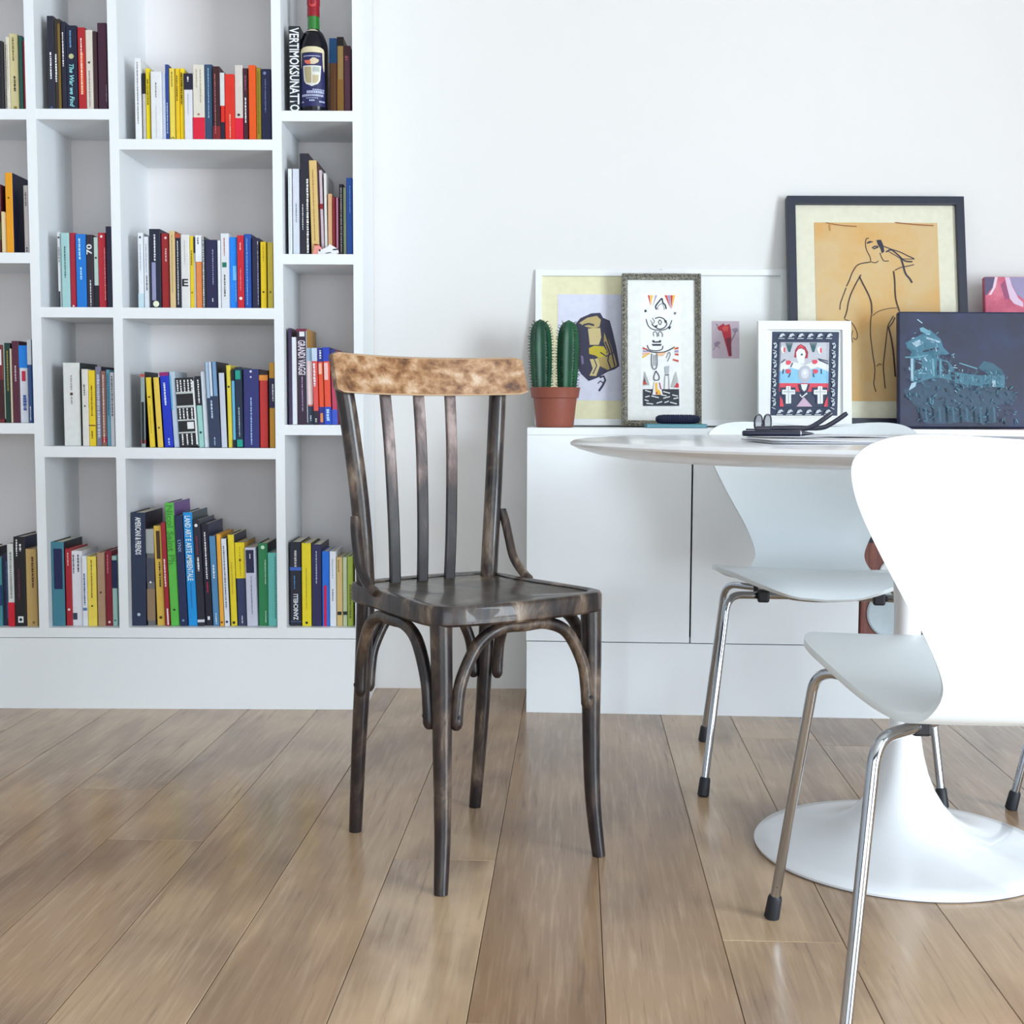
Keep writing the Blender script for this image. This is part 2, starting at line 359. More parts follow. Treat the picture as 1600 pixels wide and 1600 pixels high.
# marks: ('m', colour, from, to, width, across) illegible print; ('t', text, colour, from, to, across, up) lettering;
#        ('b', colour, from, to) band; ('d', colour, at, radius, across) round emblem; ('r', colour, from, to, a0, a1) patch
BOOKS = {
 (0, 0): [b_(-30, -12, 72, (200, 196, 188), 'grey hardback'), b_(-12, 6.5, 64, K_, 'black hardback'),
   b_(7, 11, 65, (226, 216, 214), 'thin white paperback', m=[('m', K_, .05, .95, .25, .7)]),
   b_(11.5, 17, 58, (228, 220, 202), 'pale ivory paperback', m=[('m', (190, 180, 170), .1, .7, .2, .5)]),
   b_(17, 30, 53, (214, 200, 150), 'cream paperback with olive lettering', m=[('m', (120, 104, 50), .05, .35, .2, .5), ('m', (60, 50, 30), .55, .75, .25, .6), ('d', (130, 120, 50), .96, .2, .6)]),
   b_(30.5, 36.5, 56, (44, 106, 98), 'dark teal hardback'), b_(37, 41.8, 64, (168, 18, 46), 'thin crimson paperback')],
 (0, 1): [b_(-22, -9, 290, (206, 190, 170), 'beige paperback'), b_(-8, 3, 288, (84, 20, 24), 'maroon hardback', m=[('b', (90, 92, 40), .55, .8)]),
   b_(3.5, 8, 331, (226, 206, 160), 'short cream paperback'),
   b_(8.5, 20, 270, (238, 160, 12), 'tall orange book with navy cover', side=(28, 30, 76), m=[('d', (90, 60, 20), .31, .12, .5)]),
   b_(39, 46.5, 290, (226, 216, 214), 'thin white paperback', inset=.035, m=[('m', (120, 110, 110), .1, .3, .3, .5), ('m', (60, 60, 70), .9, .97, .3, .5)])],
 (0, 2): [b_(-24, -9, 540, (60, 50, 60), 'dark grey hardback'), b_(-8, 6.5, 539, (112, 26, 34), 'mottled red and white book', m=[('r', W_, .06, .26, .4, .9), ('b', (60, 20, 28), .45, .95)]),
   b_(7.5, 17.5, 536, (18, 58, 48), 'dark green hardback', m=[('r', (190, 210, 190), .0, .95, .0, .12), ('m', (190, 160, 80), .1, .6, .2, .6)]),
   b_(18, 20, 545, (224, 206, 178), 'very thin cream paperback'),
   b_(20.5, 31.5, 533, (84, 24, 50), 'maroon hardback with pale lettering', m=[('m', (200, 170, 180), .3, .5, .25, .5)]),
   b_(32, 45, 540, (222, 224, 234), 'white paperback with blue top and red badge', m=[('b', (20, 130, 226), .0, .29), ('r', (200, 40, 70), .33, .46, .3, .75), ('m', (60, 90, 160), .64, .84, .45, .6)]),
   b_(45.6, 51.5, 531, (46, 86, 150), 'thin blue and white paperback', m=[('b', (228, 232, 240), .0, .3), ('m', W_, .8, .97, .3, .5)])],
 (0, 3): [b_(-26, -10, 858, (40, 44, 60), 'dark slate hardback'), b_(-9.5, 4.5, 872, (70, 140, 150), 'teal blue hardback', m=[('b', (30, 60, 110), .4, .7)]),
   b_(5, 13.5, 866, (24, 28, 62), 'navy hardback', side=(16, 40, 44), m=[('m', (60, 90, 150), .1, .9, .3, .8)]),
   b_(14, 23.5, 850, (218, 218, 214), 'white paperback with red foot', m=[('b', (206, 20, 44), .71, 1.0), ('m', (140, 150, 150), .1, .66, .3, .6)]),
   b_(24.3, 42, 839, (14, 10, 14), 'thick black paperback with white square emblem', side=(24, 30, 70), m=[('m', W_, .03, .22, .14, .3), ('m', W_, .08, .16, .2, .62), ('r', W_, .89, .96, .28, .74), ('d', K_, .925, .14, .51), ('m', (90, 40, 60), .36, .7, .2, .45)]),
   b_(42.6, 59.5, 858, (196, 162, 100), 'tan paperback with brown lettering', m=[('m', (90, 50, 20), .1, .5, .2, .65), ('d', (120, 90, 40), .95, .1, .65)])],
 (1, 0): [b_(76.5, 87, 25, (32, 32, 50), 'tall charcoal book with white lettering', m=[('m', W_, .38, .66, .28, .5), ('d', (80, 100, 150), .96, .16, .5)]),
   b_(87.3, 97.6, 30, (48, 38, 26), 'tall dark brown book with gold edge', m=[('m', W_, .38, .68, .28, .25), ('r', (126, 98, 40), .05, .98, .6, .95)]),
   b_(98, 105, 34, (24, 22, 50), 'slim midnight book with white lettering', m=[('m', W_, .12, .5, .3, .45)]),
   b_(105.4, 122.4, 40, (14, 20, 52), 'thick navy novel with script lettering', m=[('m', (110, 150, 190), .06, .26, .18, .45), ('d', (190, 190, 140), .36, .24, .5), ('t', 'The War we Find', (150, 220, 226), .45, .95, .42, False)]),
   b_(123.6, 135.6, 43, (178, 26, 34), 'red paperback with orange spine', side=(120, 20, 30), m=[('r', (226, 96, 36), .3, .8, .3, .75), ('m', (250, 220, 210), .13, .8, .22, .5)]),
   b_(136, 147, 47, (226, 214, 202), 'cream paperback with small emblem', m=[('d', (60, 50, 50), .4, .16, .5), ('m', (150, 130, 130), .5, .95, .16, .5)]),
   b_(147.4, 153.2, 49, (58, 26, 34), 'slim dark brown book'), b_(153.6, 168, 36, (80, 34, 66), 'thick plum hardback', m=[('m', (180, 150, 160), .7, .9, .1, .9)])],
 (1, 1): [b_(92, 97, 363, (232, 236, 240), 'thin white paperback', m=[('d', K_, .07, .3, .5), ('m', (110, 110, 120), .2, .4, .3, .5), ('r', (40, 46, 66), .78, 1, .1, .6)]),
   b_(97.4, 110, 364, (166, 208, 208), 'pale aqua paperback', m=[('m', (60, 90, 90), .18, .6, .16, .5)]),
   b_(110.6, 119.7, 364, (172, 20, 50), 'crimson paperback', m=[('d', (240, 220, 220), .98, .18, .5)]),
   b_(120.2, 136.4, 366, (10, 120, 212), 'thick bright blue book with white lettering', side=(20, 40, 120), m=[('m', (190, 225, 250), .06, .35, .2, .4), ('m', (170, 215, 250), .45, .62, .2, .5)]),
   b_(136.8, 146.6, 367, (42, 28, 44), 'dark seventies book with large white numerals', m=[('t', '70', W_, .13, .27, .9, True), ('m', W_, .62, .98, .18, .6)]),
   b_(147, 154.8, 371, (190, 212, 204), 'grey green paperback with black foot', m=[('b', (26, 30, 40), .68, 1.0), ('d', K_, .29, .2, .5)]),
   b_(155.3, 166.8, 364, (190, 28, 50), 'red paperback with white dot', m=[('d', (250, 230, 230), .05, .18, .5), ('m', (236, 190, 190), .2, .9, .1, .9)]),
   b_(167.2, 176.6, 354, (30, 30, 66), 'tall navy hardback')],
 (1, 2): [b_(101, 127.4, 567, (228, 228, 224), 'very thick white hardback', side=(50, 60, 64), m=[('m', (170, 160, 160), .15, .33, .1, .5), ('d', (80, 50, 40), .375, .09, .5), ('m', (160, 150, 150), .41, .5, .1, .5)]),
   b_(129.5, 139.6, 577, (226, 222, 214), 'ivory paperback', m=[('m', (60, 60, 60), .2, .35, .2, .45), ('d', K_, .48, .12, .5)]),
   b_(140, 149.6, 579, (238, 204, 20), 'yellow paperback', m=[('m', (110, 80, 20), .2, .6, .2, .55), ('b', (110, 70, 20), .72, .735), ('m', (110, 80, 20), .8, .9, .2, .5)]),
   b_(150, 159.3, 573, (126, 126, 146), 'grey lilac hardback', side=(60, 54, 80), m=[('m', (200, 200, 216), .1, .9, .5, .5)]),
   b_(160, 167, 580, (150, 100, 86), 'mottled reddish brown paperback', m=[('m', (226, 206, 200), .05, .95, .3, .5), ('b', (176, 30, 40), .88, .95)]),
   b_(167.4, 173.4, 578, (112, 178, 206), 'light blue paperback', m=[('m', (60, 100, 140), .05, .6, .3, .5)]),
   b_(173.8, 180, 582, (226, 226, 232), 'white paperback with blue lettering', m=[('m', (60, 60, 80), .05, .6, .3, .5)])],
 (1, 3): [b_(81, 101, 847, (62, 128, 146), 'thick teal hardback with navy title panel', side=(20, 18, 28), m=[('r', (22, 28, 78), .08, .56, .2, .86)]),
   b_(102, 112, 858, (176, 28, 46), 'red paperback with pale dot', m=[('m', (240, 200, 200), .05, .22, .2, .5), ('d', (250, 220, 220), .79, .2, .5)]),
   b_(112.6, 129.3, 861, (228, 226, 232), 'thick white paperback', m=[('m', (70, 70, 90), .05, .3, .12, .2), ('m', K_, .05, .28, .14, .65), ('r', (50, 60, 80), .83, .92, .05, .45)]),
   b_(129.8, 137.6, 869, (230, 232, 238), 'white paperback with blue print', m=[('m', (60, 90, 140), .25, .7, .3, .5), ('r', (90, 120, 170), .74, .78, .1, .9)]),
   b_(138, 152.4, 870, (240, 214, 84), 'yellow paperback', m=[('m', (110, 90, 40), .05, .6, .12, .5), ('d', K_, .71, .1, .5)]),
   b_(153.6, 164.8, 864, (176, 140, 112), 'tan brown hardback', m=[('d', (70, 50, 40), .54, .14, .5)]),
   b_(165.3, 176, 861, (138, 18, 46), 'dark red hardback', m=[('m', (230, 150, 170), .05, .3, .14, .4), ('d', (250, 220, 224), .95, .18, .5)]),
   b_(176.5, 184, 869, (176, 216, 208), 'mint paperback with navy top', m=[('b', (28, 34, 84), .06, .46), ('d', (40, 120, 110), .92, .2, .5)])],
 (2, 0): [b_(212, 222, 91, (238, 238, 240), 'tall white paperback with black print', m=[('m', (90, 90, 100), .05, .8, .14, .5)]),
   b_(224, 228.6, 115, (198, 194, 190), 'thin grey and black paperback', m=[('b', K_, .0, .3)]),
   b_(229.2, 236, 107, (240, 214, 16), 'bright yellow paperback', m=[('m', (120, 90, 20), .15, .5, .3, .5)]),
   b_(236.8, 254, 112, (232, 232, 234), 'thick white paperback with faint print', m=[('m', (80, 80, 90), .16, .38, .08, .5), ('m', (200, 200, 205), .5, .95, .05, .5)]),
   b_(254.5, 259.3, 114, (196, 204, 226), 'thin lilac paperback'), b_(259.8, 265.3, 101, (34, 66, 142), 'blue paperback with white lettering', side=(40, 30, 60), m=[('m', (190, 210, 240), .5, .9, .3, .5)]),
   b_(265.8, 275.2, 107, (240, 214, 84), 'pale yellow paperback with round badge', side=(170, 60, 40), m=[('m', (150, 120, 40), .05, .25, .2, .5), ('d', (90, 40, 30), .965, .28, .5), ('d', (240, 214, 84), .965, .16, .5)]),
   b_(275.5, 281, 107, (238, 196, 24), 'golden yellow paperback', m=[('m', (90, 70, 20), .1, .45, .3, .5)]),
   b_(281.4, 288.2, 107, (240, 210, 20), 'yellow paperback with dark lettering', m=[('m', (60, 50, 10), .06, .5, .35, .4)]),
   b_(288.8, 302, 115, (228, 226, 234), 'white paperback with black top block', m=[('b', (22, 20, 52), .0, .24), ('m', W_, .05, .12, .2, .5), ('m', (150, 150, 160), .3, .6, .06, .5)]),
   b_(302.6, 320.4, 101.5, (226, 218, 204), 'thick ivory paperback with red foot', m=[('b', (222, 18, 58), .69, 1), ('d', (170, 120, 90), .65, .1, .5), ('m', (160, 150, 130), .06, .3, .06, .35), ('m', (160, 150, 130), .06, .5, .06, .7)]),
   b_(320.9, 333, 101, (46, 74, 108), 'steel blue hardback', side=(30, 40, 60), m=[('m', (150, 190, 216), .05, .7, .14, .5)]),
   b_(333.5, 344.6, 104, (56, 12, 22), 'dark maroon hardback', m=[('m', (200, 110, 110), .1, .9, .14, .35), ('b', (130, 20, 26), .8, .98)]),
   b_(345, 351.4, 114, (220, 36, 22), 'red paperback with white label and black foot', side=(20, 16, 30), m=[('b', (220, 222, 222), .0, .48), ('b', (26, 16, 46), .72, 1)]),
   b_(352, 367, 116, (222, 42, 22), 'thick vermilion paperback', m=[('m', (250, 210, 190), .6, .95, .1, .55)]),
   b_(367.5, 380, 102, (216, 208, 200), 'grey ivory paperback with red foot', m=[('b', (222, 18, 58), .69, 1), ('d', K_, .65, .16, .5)]),
   b_(380.4, 389, 107, (62, 10, 34), 'wine dark hardback with white lettering', m=[('m', (170, 100, 130), .1, .3, .2, .5), ('m', W_, .4, .75, .26, .5)]),
   b_(389.4, 400.4, 102, (234, 86, 8), 'tall orange hardback'), b_(400.8, 408, 106, (150, 132, 22), 'olive green hardback', m=[('m', (110, 96, 20), .05, .9, .2, .5)]),
   b_(408.5, 424, 108, (28, 32, 82), 'navy hardback with pale emblem', m=[('d', (150, 170, 220), .06, .16, .4), ('m', (120, 140, 200), .14, .6, .14, .45)])],
 (2, 1): [b_(217, 225.3, 364, (232, 236, 242), 'tall white paperback', m=[('d', (60, 60, 90), .06, .2, .5), ('m', (150, 160, 180), .15, .5, .12, .5), ('b', (200, 222, 232), .8, 1)]),
   b_(226, 234.3, 370, (228, 232, 240), 'shorter white paperback with black lettering', m=[('m', (130, 140, 150), .1, .5, .12, .5), ('m', K_, .54, .75, .2, .55)]),
   b_(235, 252.4, 358, (24, 30, 54), 'thick navy hardback with silver title and moon', m=[('m', W_, .07, .4, .16, .5), ('r', (150, 150, 190), .42, .9, .2, .55), ('d', (240, 240, 210), .945, .28, .55)]),
   b_(253, 265.5, 365, (160, 28, 34), 'dark red hardback with pale lettering', m=[('d', (250, 210, 210), .06, .16, .6), ('m', (230, 180, 180), .2, .38, .22, .6)]),
   b_(266, 275, 361, (224, 194, 140), 'beige paperback', side=(120, 60, 30), m=[('m', (170, 140, 90), .05, .8, .12, .5)]),
   b_(275.5, 283, 365, (22, 22, 46), 'black paperback with white lettering', m=[('m', W_, .1, .95, .2, .5), ('b', (180, 80, 50), .0, .06)]),
   b_(283.5, 297, 367, (230, 228, 226), 'ivory paperback with bold black letter', m=[('t', 'E', K_, .6, .7, .7, False), ('m', (180, 175, 170), .08, .4, .08, .5)]),
   b_(297.4, 303.2, 369, (234, 202, 24), 'narrow yellow paperback', m=[('d', (110, 80, 20), .78, .2, .5), ('m', (110, 90, 20), .2, .4, .3, .5)]),
   b_(303.6, 306.7, 371, (214, 214, 218), 'very thin grey white paperback', m=[('b', (50, 56, 76), .0, .22)]),
   b_(307.2, 317, 368, (232, 136, 72), 'orange paperback with white top', m=[('b', (236, 238, 242), .0, .36), ('m', K_, .03, .12, .2, .4)]),
   b_(317.5, 321, 370, (70, 80, 80), 'thin black and white paperback', m=[('m', W_, .0, .98, .5, .4)]),
   b_(321.6, 340.5, 375, (30, 28, 72), 'thick indigo hardback', side=(30, 36, 60), m=[('m', (170, 170, 210), .14, .65, .08, .65), ('m', W_, .85, .9, .1, .6)]),
   b_(341, 345.4, 376, (238, 240, 246), 'thin plain white paperback'),
   b_(346, 358.2, 365, (228, 230, 234), 'white paperback with green triangle', m=[('m', (190, 70, 70), .06, .3, .12, .5), ('r', (30, 120, 100), .385, .45, .2, .75), ('m', K_, .55, .85, .16, .5)]),
   b_(359, 371, 371, (10, 132, 236), 'bright azure paperback', m=[('r', (110, 190, 250), .4, .6, .4, .9), ('m', W_, .5, .9, .06, .8)]),
   b_(371.6, 382, 368, (206, 20, 44), 'scarlet paperback with white dot', side=(60, 10, 20), m=[('m', (250, 200, 200), .1, .2, .16, .5), ('m', (240, 160, 170), .45, .75, .12, .5), ('d', (255, 235, 235), .86, .24, .5)]),
   b_(382.5, 394, 366, (26, 80, 172), 'royal blue hardback', side=(24, 26, 60), m=[('m', (120, 190, 250), .06, .95, .14, .4)]),
   b_(394.6, 405.6, 372, (28, 26, 62), 'dark navy paperback', m=[('m', W_, .05, .3, .1, .85), ('m', (190, 190, 220), .1, .95, .1, .85)]),
   b_(407.6, 417.2, 378, (240, 204, 16), 'yellow paperback with black dot', side=(50, 40, 20), m=[('d', K_, .75, .15, .5), ('m', (140, 110, 30), .05, .3, .1, .5)]),
   b_(418.6, 427.6, 379, (230, 206, 72), 'pale yellow paperback with black dot', side=(30, 40, 50), m=[('d', K_, .75, .14, .5)])],
 (2, 2): [b_(221, 227.5, 581, (150, 166, 166), 'thin grey book with black edges', t0=219, side=K_, m=[('r', K_, .4, .95, .2, .8), ('b', (190, 80, 80), .03, .07), ('b', (190, 80, 80), .9, .95)]),
   b_(234, 243, 590, (244, 210, 54), 'yellow paperback leaning in front', t0=227, side=(40, 30, 20), m=[('d', K_, .28, .16, .5), ('m', (150, 120, 40), .4, .8, .1, .5)]),
   b_(246.5, 255.2, 590, (238, 202, 80), 'golden paperback with dark dot', t0=239, side=(40, 30, 20), m=[('d', K_, .72, .16, .5)]),
   b_(256, 269.6, 582, (18, 50, 196), 'cobalt blue paperback', t0=247.5, m=[('b', (150, 30, 110), .0, .05), ('m', (220, 230, 250), .14, .44, .26, .5), ('m', (190, 210, 250), .88, .97, .2, .6)]),
   b_(270.2, 279, 581, (196, 210, 224), 'pale blue grey paperback', t0=261.5, m=[('r', (90, 170, 210), .05, .5, .0, .3)]),
   b_(279.6, 308.8, 591, (26, 26, 30), 'very thick black and white patterned book', t0=270.5, side=(210, 214, 212), m=[('m', W_, .03, .2, .09, .12), ('m', W_, .03, .2, .09, .3), ('m', W_, .03, .2, .09, .5), ('m', W_, .03, .2, .09, .7), ('m', W_, .03, .2, .09, .88), ('b', (200, 204, 204), .2, .23), ('b', (200, 204, 204), .4, .43), ('m', W_, .44, .6, .09, .15), ('m', W_, .44, .6, .09, .35), ('m', W_, .44, .6, .09, .55), ('m', W_, .44, .6, .09, .8), ('b', (200, 204, 204), .6, .62), ('r', W_, .64, .74, .5, .85), ('b', (200, 204, 204), .78, .8), ('m', W_, .81, .97, .09, .2), ('m', W_, .81, .97, .09, .45), ('m', W_, .81, .97, .09, .7), ('r', W_, .05, .97, .92, 1)]),
   b_(309.4, 317.6, 588, (162, 212, 204), 'mint paperback with black top', t0=302, m=[('b', (24, 28, 40), .0, .41), ('m', W_, .05, .38, .3, .6), ('d', (20, 70, 70), .79, .22, .5)]),
   b_(318, 325.6, 581, (222, 230, 242), 'thin white paperback', t0=311), 
   b_(326.2, 344.6, 566, (44, 58, 88), 'tall slate book with silver streaked top', t0=318.5, side=(22, 24, 38), m=[('r', (168, 196, 222), .0, .42, .05, .3), ('r', (214, 226, 238), .0, .4, .35, .55), ('r', (120, 160, 200), .0, .4, .65, .95), ('m', (200, 220, 240), .45, .66, .16, .4), ('m', (170, 190, 220), .88, .98, .12, .5)]),
   b_(346.2, 355, 583, (206, 212, 226), 'plain pale lilac paperback', t0=341, side=(30, 30, 44)),
   b_(356, 363, 571, (236, 216, 72), 'tall yellow paperback with black mark', t0=352, m=[('d', (20, 40, 60), .26, .24, .5)]),
   b_(363.3, 367.6, 578, (104, 180, 220), 'thin light blue paperback with dark ends', t0=360, m=[('b', (20, 24, 40), .0, .14), ('b', (20, 24, 40), .9, 1)]),
   b_(368, 379.4, 574, (18, 38, 68), 'navy paperback with two teal squares', t0=364.5, side=(90, 110, 80), m=[('r', (24, 160, 140), .04, .15, .1, .8), ('r', (24, 160, 140), .9, .99, .1, .9), ('m', (190, 210, 220), .5, .86, .14, .5)]),
   b_(380, 404.2, 577, (42, 46, 114), 'very thick indigo hardback', side=(40, 30, 40), m=[('d', (220, 220, 240), .03, .08, .5), ('d', (220, 220, 240), .1, .06, .5), ('m', (160, 190, 236), .36, .96, .1, .5)]),
   b_(406.4, 419.6, 579, (206, 46, 44), 'red paperback with striped top', side=(40, 14, 20), m=[('b', (40, 18, 24), .0, .06), ('b', (240, 150, 60), .06, .13)]),
   b_(421.6, 430, 567, (220, 160, 46), 'ochre paperback with navy middle block', m=[('b', (40, 36, 78), .18, .53), ('m', W_, .25, .45, .3, .7)])],
 (2, 3): [b_(202, 224, 801, (32, 46, 76), 'thick navy hardback with white capitals', t0=200, side=(30, 26, 50), m=[('t', 'AMERICANI & FRIENDS', (236, 238, 244), .04, .37, .42, False), ('d', (180, 200, 220), .9, .12, .5)]),
   b_(231, 243, 827, (110, 108, 110), 'grey and brown photo spine book', t0=221, m=[('b', (170, 172, 170), .0, .25), ('b', (74, 76, 90), .3, .55), ('b', (150, 124, 96), .62, .95), ('d', W_, .55, .14, .5)]),
   b_(246, 258.4, 822, (224, 184, 74), 'gold paperback with black lettering', t0=234, m=[('r', (70, 46, 20), .05, .33, .3, .75), ('m', K_, .36, .62, .2, .6), ('d', (90, 60, 20), .92, .2, .5)]),
   b_(259, 265.4, 817, (168, 26, 48), 'narrow red paperback with white lettering', t0=247, m=[('m', (250, 220, 224), .35, .62, .4, .5), ('r', W_, .83, .99, .5, .8)]),
   b_(266, 280, 786, (94, 194, 74), 'tall lime green book', t0=252.5, side=(116, 76, 152), m=[('t', 'Nicol Saint Ph', (70, 150, 60), .02, .5, .75, False), ('d', K_, .87, .12, .5)]),
   b_(281, 293.4, 806, (24, 38, 84), 'dark blue hardback beside the lime book', t0=266.5, side=(30, 36, 60), m=[('t', 'LYNX', (150, 180, 210), .22, .33, .4, False), ('d', (120, 150, 190), .95, .16, .5)]),
   b_(294, 308.4, 801, (14, 150, 226), 'sky blue book with white capitals', t0=280, side=(70, 84, 90), m=[('t', 'LAND ART E ARTE AMBIENTALE', (232, 246, 252), .03, .6, .62, False), ('m', (8, 110, 190), .62, .85, .12, .5)]),
   b_(309, 319.6, 813, (34, 32, 50), 'charcoal hardback with red lettering', t0=297.5, side=(70, 76, 90), m=[('d', W_, .05, .24, .5), ('m', (150, 40, 70), .15, .33, .2, .5), ('m', W_, .35, .48, .3, .55), ('b', (220, 220, 230), .94, .965)]),
   b_(320.2, 331.6, 819, (16, 16, 40), 'black hardback with white lettering', t0=309.5, side=(40, 44, 80), m=[('m', W_, .08, .54, .22, .5), ('m', (190, 30, 80), .57, .68, .2, .5), ('r', W_, .91, .945, .3, .6)]),
   b_(332.4, 342.6, 838, (82, 140, 186), 'steel blue paperback', t0=325, side=(110, 40, 70), m=[('m', (220, 234, 244), .32, .47, .3, .5), ('m', (220, 234, 244), .86, .98, .2, .5)]),
   b_(343.2, 349.8, 835, (244, 176, 60), 'narrow orange paperback', t0=336.8, m=[('d', (130, 60, 20), .96, .26, .5)]),
   b_(350.4, 358.6, 842, (228, 232, 240), 'white paperback with black lettering', t0=344.2, side=(20, 20, 40), m=[('m', (60, 64, 90), .08, .8, .2, .5), ('d', (30, 40, 110), .95, .24, .5)]),
   b_(359.4, 369.4, 836, (240, 214, 40), 'yellow paperback with black triangle', t0=353.5, side=(36, 38, 60), m=[('d', K_, .965, .22, .5), ('m', (160, 140, 30), .3, .65, .1, .5)]),
   b_(370, 384.6, 848, (46, 56, 96), 'navy paperback with yellow upper half', t0=365, side=(210, 160, 50), m=[('b', (238, 212, 16), .0, .43), ('d', (60, 50, 10), .21, .12, .5), ('m', (180, 160, 20), .05, .4, .1, .5), ('m', W_, .88, .97, .1, .5)]),
   b_(385.2, 401.6, 856, (204, 204, 222), 'lilac grey paperback with navy label', t0=381, m=[('r', (28, 28, 68), .03, .32, .1, .85), ('m', W_, .08, .14, .1, .5), ('m', (110, 120, 150), .36, .85, .1, .55)]),
   b_(402.2, 417.4, 849, (34, 128, 76), 'green hardback with round seal', side=(20, 22, 34), m=[('d', (200, 230, 200), .05, .2, .5), ('m', (200, 230, 210), .2, .5, .1, .75), ('m', (200, 230, 210), .82, .96, .1, .75)]),
   b_(418, 431.4, 864, (120, 218, 208), 'mint turquoise paperback', m=[('m', (50, 130, 130), .05, .9, .1, .85)])],
 (3, 0): [b_(452, 470, 41, (18, 30, 38), 'dark book with white hand lettered spine', side=(20, 26, 30), m=[('t', 'VERTIMOKSUNATTO', W_, .02, .98, .85, False)]),
   b_(515.5, 527, 60, (128, 76, 30), 'brown book with blue top', m=[('b', (18, 90, 150), .0, .31), ('m', (200, 140, 80), .4, .95, .06, .7)]),
   b_(527.6, 537.4, 58, (212, 172, 100), 'tan book with black top', side=(150, 130, 100), m=[('b', (34, 16, 16), .0, .11), ('b', (196, 142, 60), .52, 1)]),
   b_(538, 548, 72, (112, 52, 84), 'purple hardback', m=[('m', (200, 110, 120), .14, .2, .5, .4), ('b', (80, 34, 50), .0, .14)])],
 (3, 1): [b_(451, 457, 264, (232, 236, 240), 'thin white paperback', side=(20, 30, 44), m=[('m', (160, 180, 180), .1, .95, .1, .5)]),
   b_(457.6, 469, 264, (216, 220, 232), 'grey white paperback', m=[('m', (110, 120, 140), .4, .62, .14, .55)]),
   b_(469.6, 483.6, 240, (26, 24, 42), 'tall black book with white marks', m=[('m', W_, .5, .75, .1, .3), ('m', (230, 226, 220), .25, .98, .26, .85)]),
   b_(487, 499.2, 251, (222, 188, 120), 'tall tan book with faint lettering', t0=481.5, side=(90, 44, 30), m=[('m', (170, 130, 50), .1, .85, .12, .5)]),
   b_(499.8, 504.2, 266, (216, 196, 204), 'thin pink white paperback', t0=494.8, m=[('b', (150, 20, 40), .39, .45)]),
   b_(504.6, 508.6, 271, (236, 232, 226), 'thin ivory paperback', t0=502.2),
   b_(509, 515.6, 303, (226, 176, 130), 'short peach paperback'), b_(516, 521, 308, (130, 6, 20), 'short dark red paperback', m=[('m', (190, 60, 70), .0, .98, .2, .5)]),
   b_(521.6, 527.2, 309, (96, 24, 50), 'short plum paperback with pink edge', m=[('r', (226, 150, 186), .0, 1, .3, .7)]),
   b_(527.8, 534, 288, (26, 24, 28), 'slim black book with white print', m=[('m', (200, 196, 196), .05, .95, .3, .5)]),
   b_(534.4, 539, 293, (164, 176, 140), 'slim sage green book'), b_(539.6, 549, 278, (30, 96, 196), 'tall blue book', m=[('m', (150, 200, 250), .1, .45, .14, .6)])],
 (3, 2): [b_(451.5, 456.6, 513, (60, 44, 82), 'thin purple book'),
   b_(457, 465, 527, (232, 236, 242), 'thin white paperback', t0=452.4), 
   b_(465.6, 481.6, 514, (48, 26, 52), 'tall dark plum book with white capitals', t0=460, side=(206, 150, 40), m=[('b', (120, 30, 60), .0, .03), ('r', W_, .03, .08, .3, .8), ('t', 'GRANDI VIAGGI', (236, 226, 236), .12, .48, .72, False), ('m', (190, 170, 200), .5, .86, .1, .5), ('r', (180, 190, 210), .02, .98, .93, 1)]),
   b_(482.4, 489.8, 544, (232, 120, 116), 'red guidebook with pale top band', t0=476, m=[('b', (170, 206, 236), .0, .17), ('b', (244, 220, 224), .17, .74), ('b', (40, 60, 90), .76, 1), ('m', W_, .88, .95, .3, .5)]),
   b_(490.4, 498, 544, (232, 84, 78), 'red guidebook with white mottled spine', t0=484.6, m=[('b', (200, 220, 240), .0, .17), ('m', W_, .2, .5, .5, .4), ('b', (26, 26, 44), .82, 1), ('m', W_, .92, .97, .4, .5)]),
   b_(498.6, 506.6, 544, (238, 88, 48), 'orange guidebook with navy top', t0=493.4, m=[('b', (34, 54, 150), .0, .18), ('m', W_, .03, .14, .4, .5), ('r', (250, 190, 170), .2, .34, .1, .7), ('b', (40, 50, 140), .77, 1), ('r', (240, 150, 80), .85, .97, .2, .7)]),
   b_(508, 518, 543, (240, 82, 56), 'coral guidebook with royal blue top', t0=503.4, side=(26, 34, 84), m=[('b', (36, 66, 190), .0, .18), ('r', (250, 200, 196), .2, .42, .1, .7), ('b', (36, 80, 200), .77, 1), ('m', (190, 220, 250), .8, .95, .5, .5)]),
   b_(518.6, 527, 546, (196, 50, 88), 'crimson guidebook behind the wooden chair', t0=514, m=[('b', (40, 50, 120), .0, .18), ('b', (60, 90, 200), .8, 1)])],
 (3, 3): [b_(454, 471.6, 847, (16, 22, 42), 'thick black dictionary with blue stripe', m=[('m', (190, 190, 190), .1, .3, .22, .5), ('b', (60, 100, 190), .3, .34), ('m', (70, 130, 190), .4, .56, .12, .4), ('t', 'ZANICHELLI', (236, 240, 246), .62, .93, .42, True), ('b', (70, 90, 130), .945, .955)]),
   b_(472.2, 487, 849, (238, 216, 30), 'thick yellow paperback', side=(60, 54, 60), m=[('d', K_, .96, .14, .5), ('m', (170, 150, 20), .3, .8, .08, .5)]),
   b_(487.6, 503, 851, (32, 28, 82), 'thick indigo hardback', side=(22, 20, 44), m=[('m', (190, 196, 230), .08, .48, .12, .5)]),
   b_(503.6, 515, 862, (18, 112, 222), 'azure paperback with crimson figure', m=[('r', (206, 24, 84), .46, 1, .25, .65), ('d', (206, 24, 84), .47, .2, .45)]),
   b_(515.6, 525.4, 862, (232, 236, 244), 'white paperback with grey print', m=[('m', (150, 160, 180), .1, .36, .12, .5), ('m', (90, 96, 120), .5, .66, .16, .5)]),
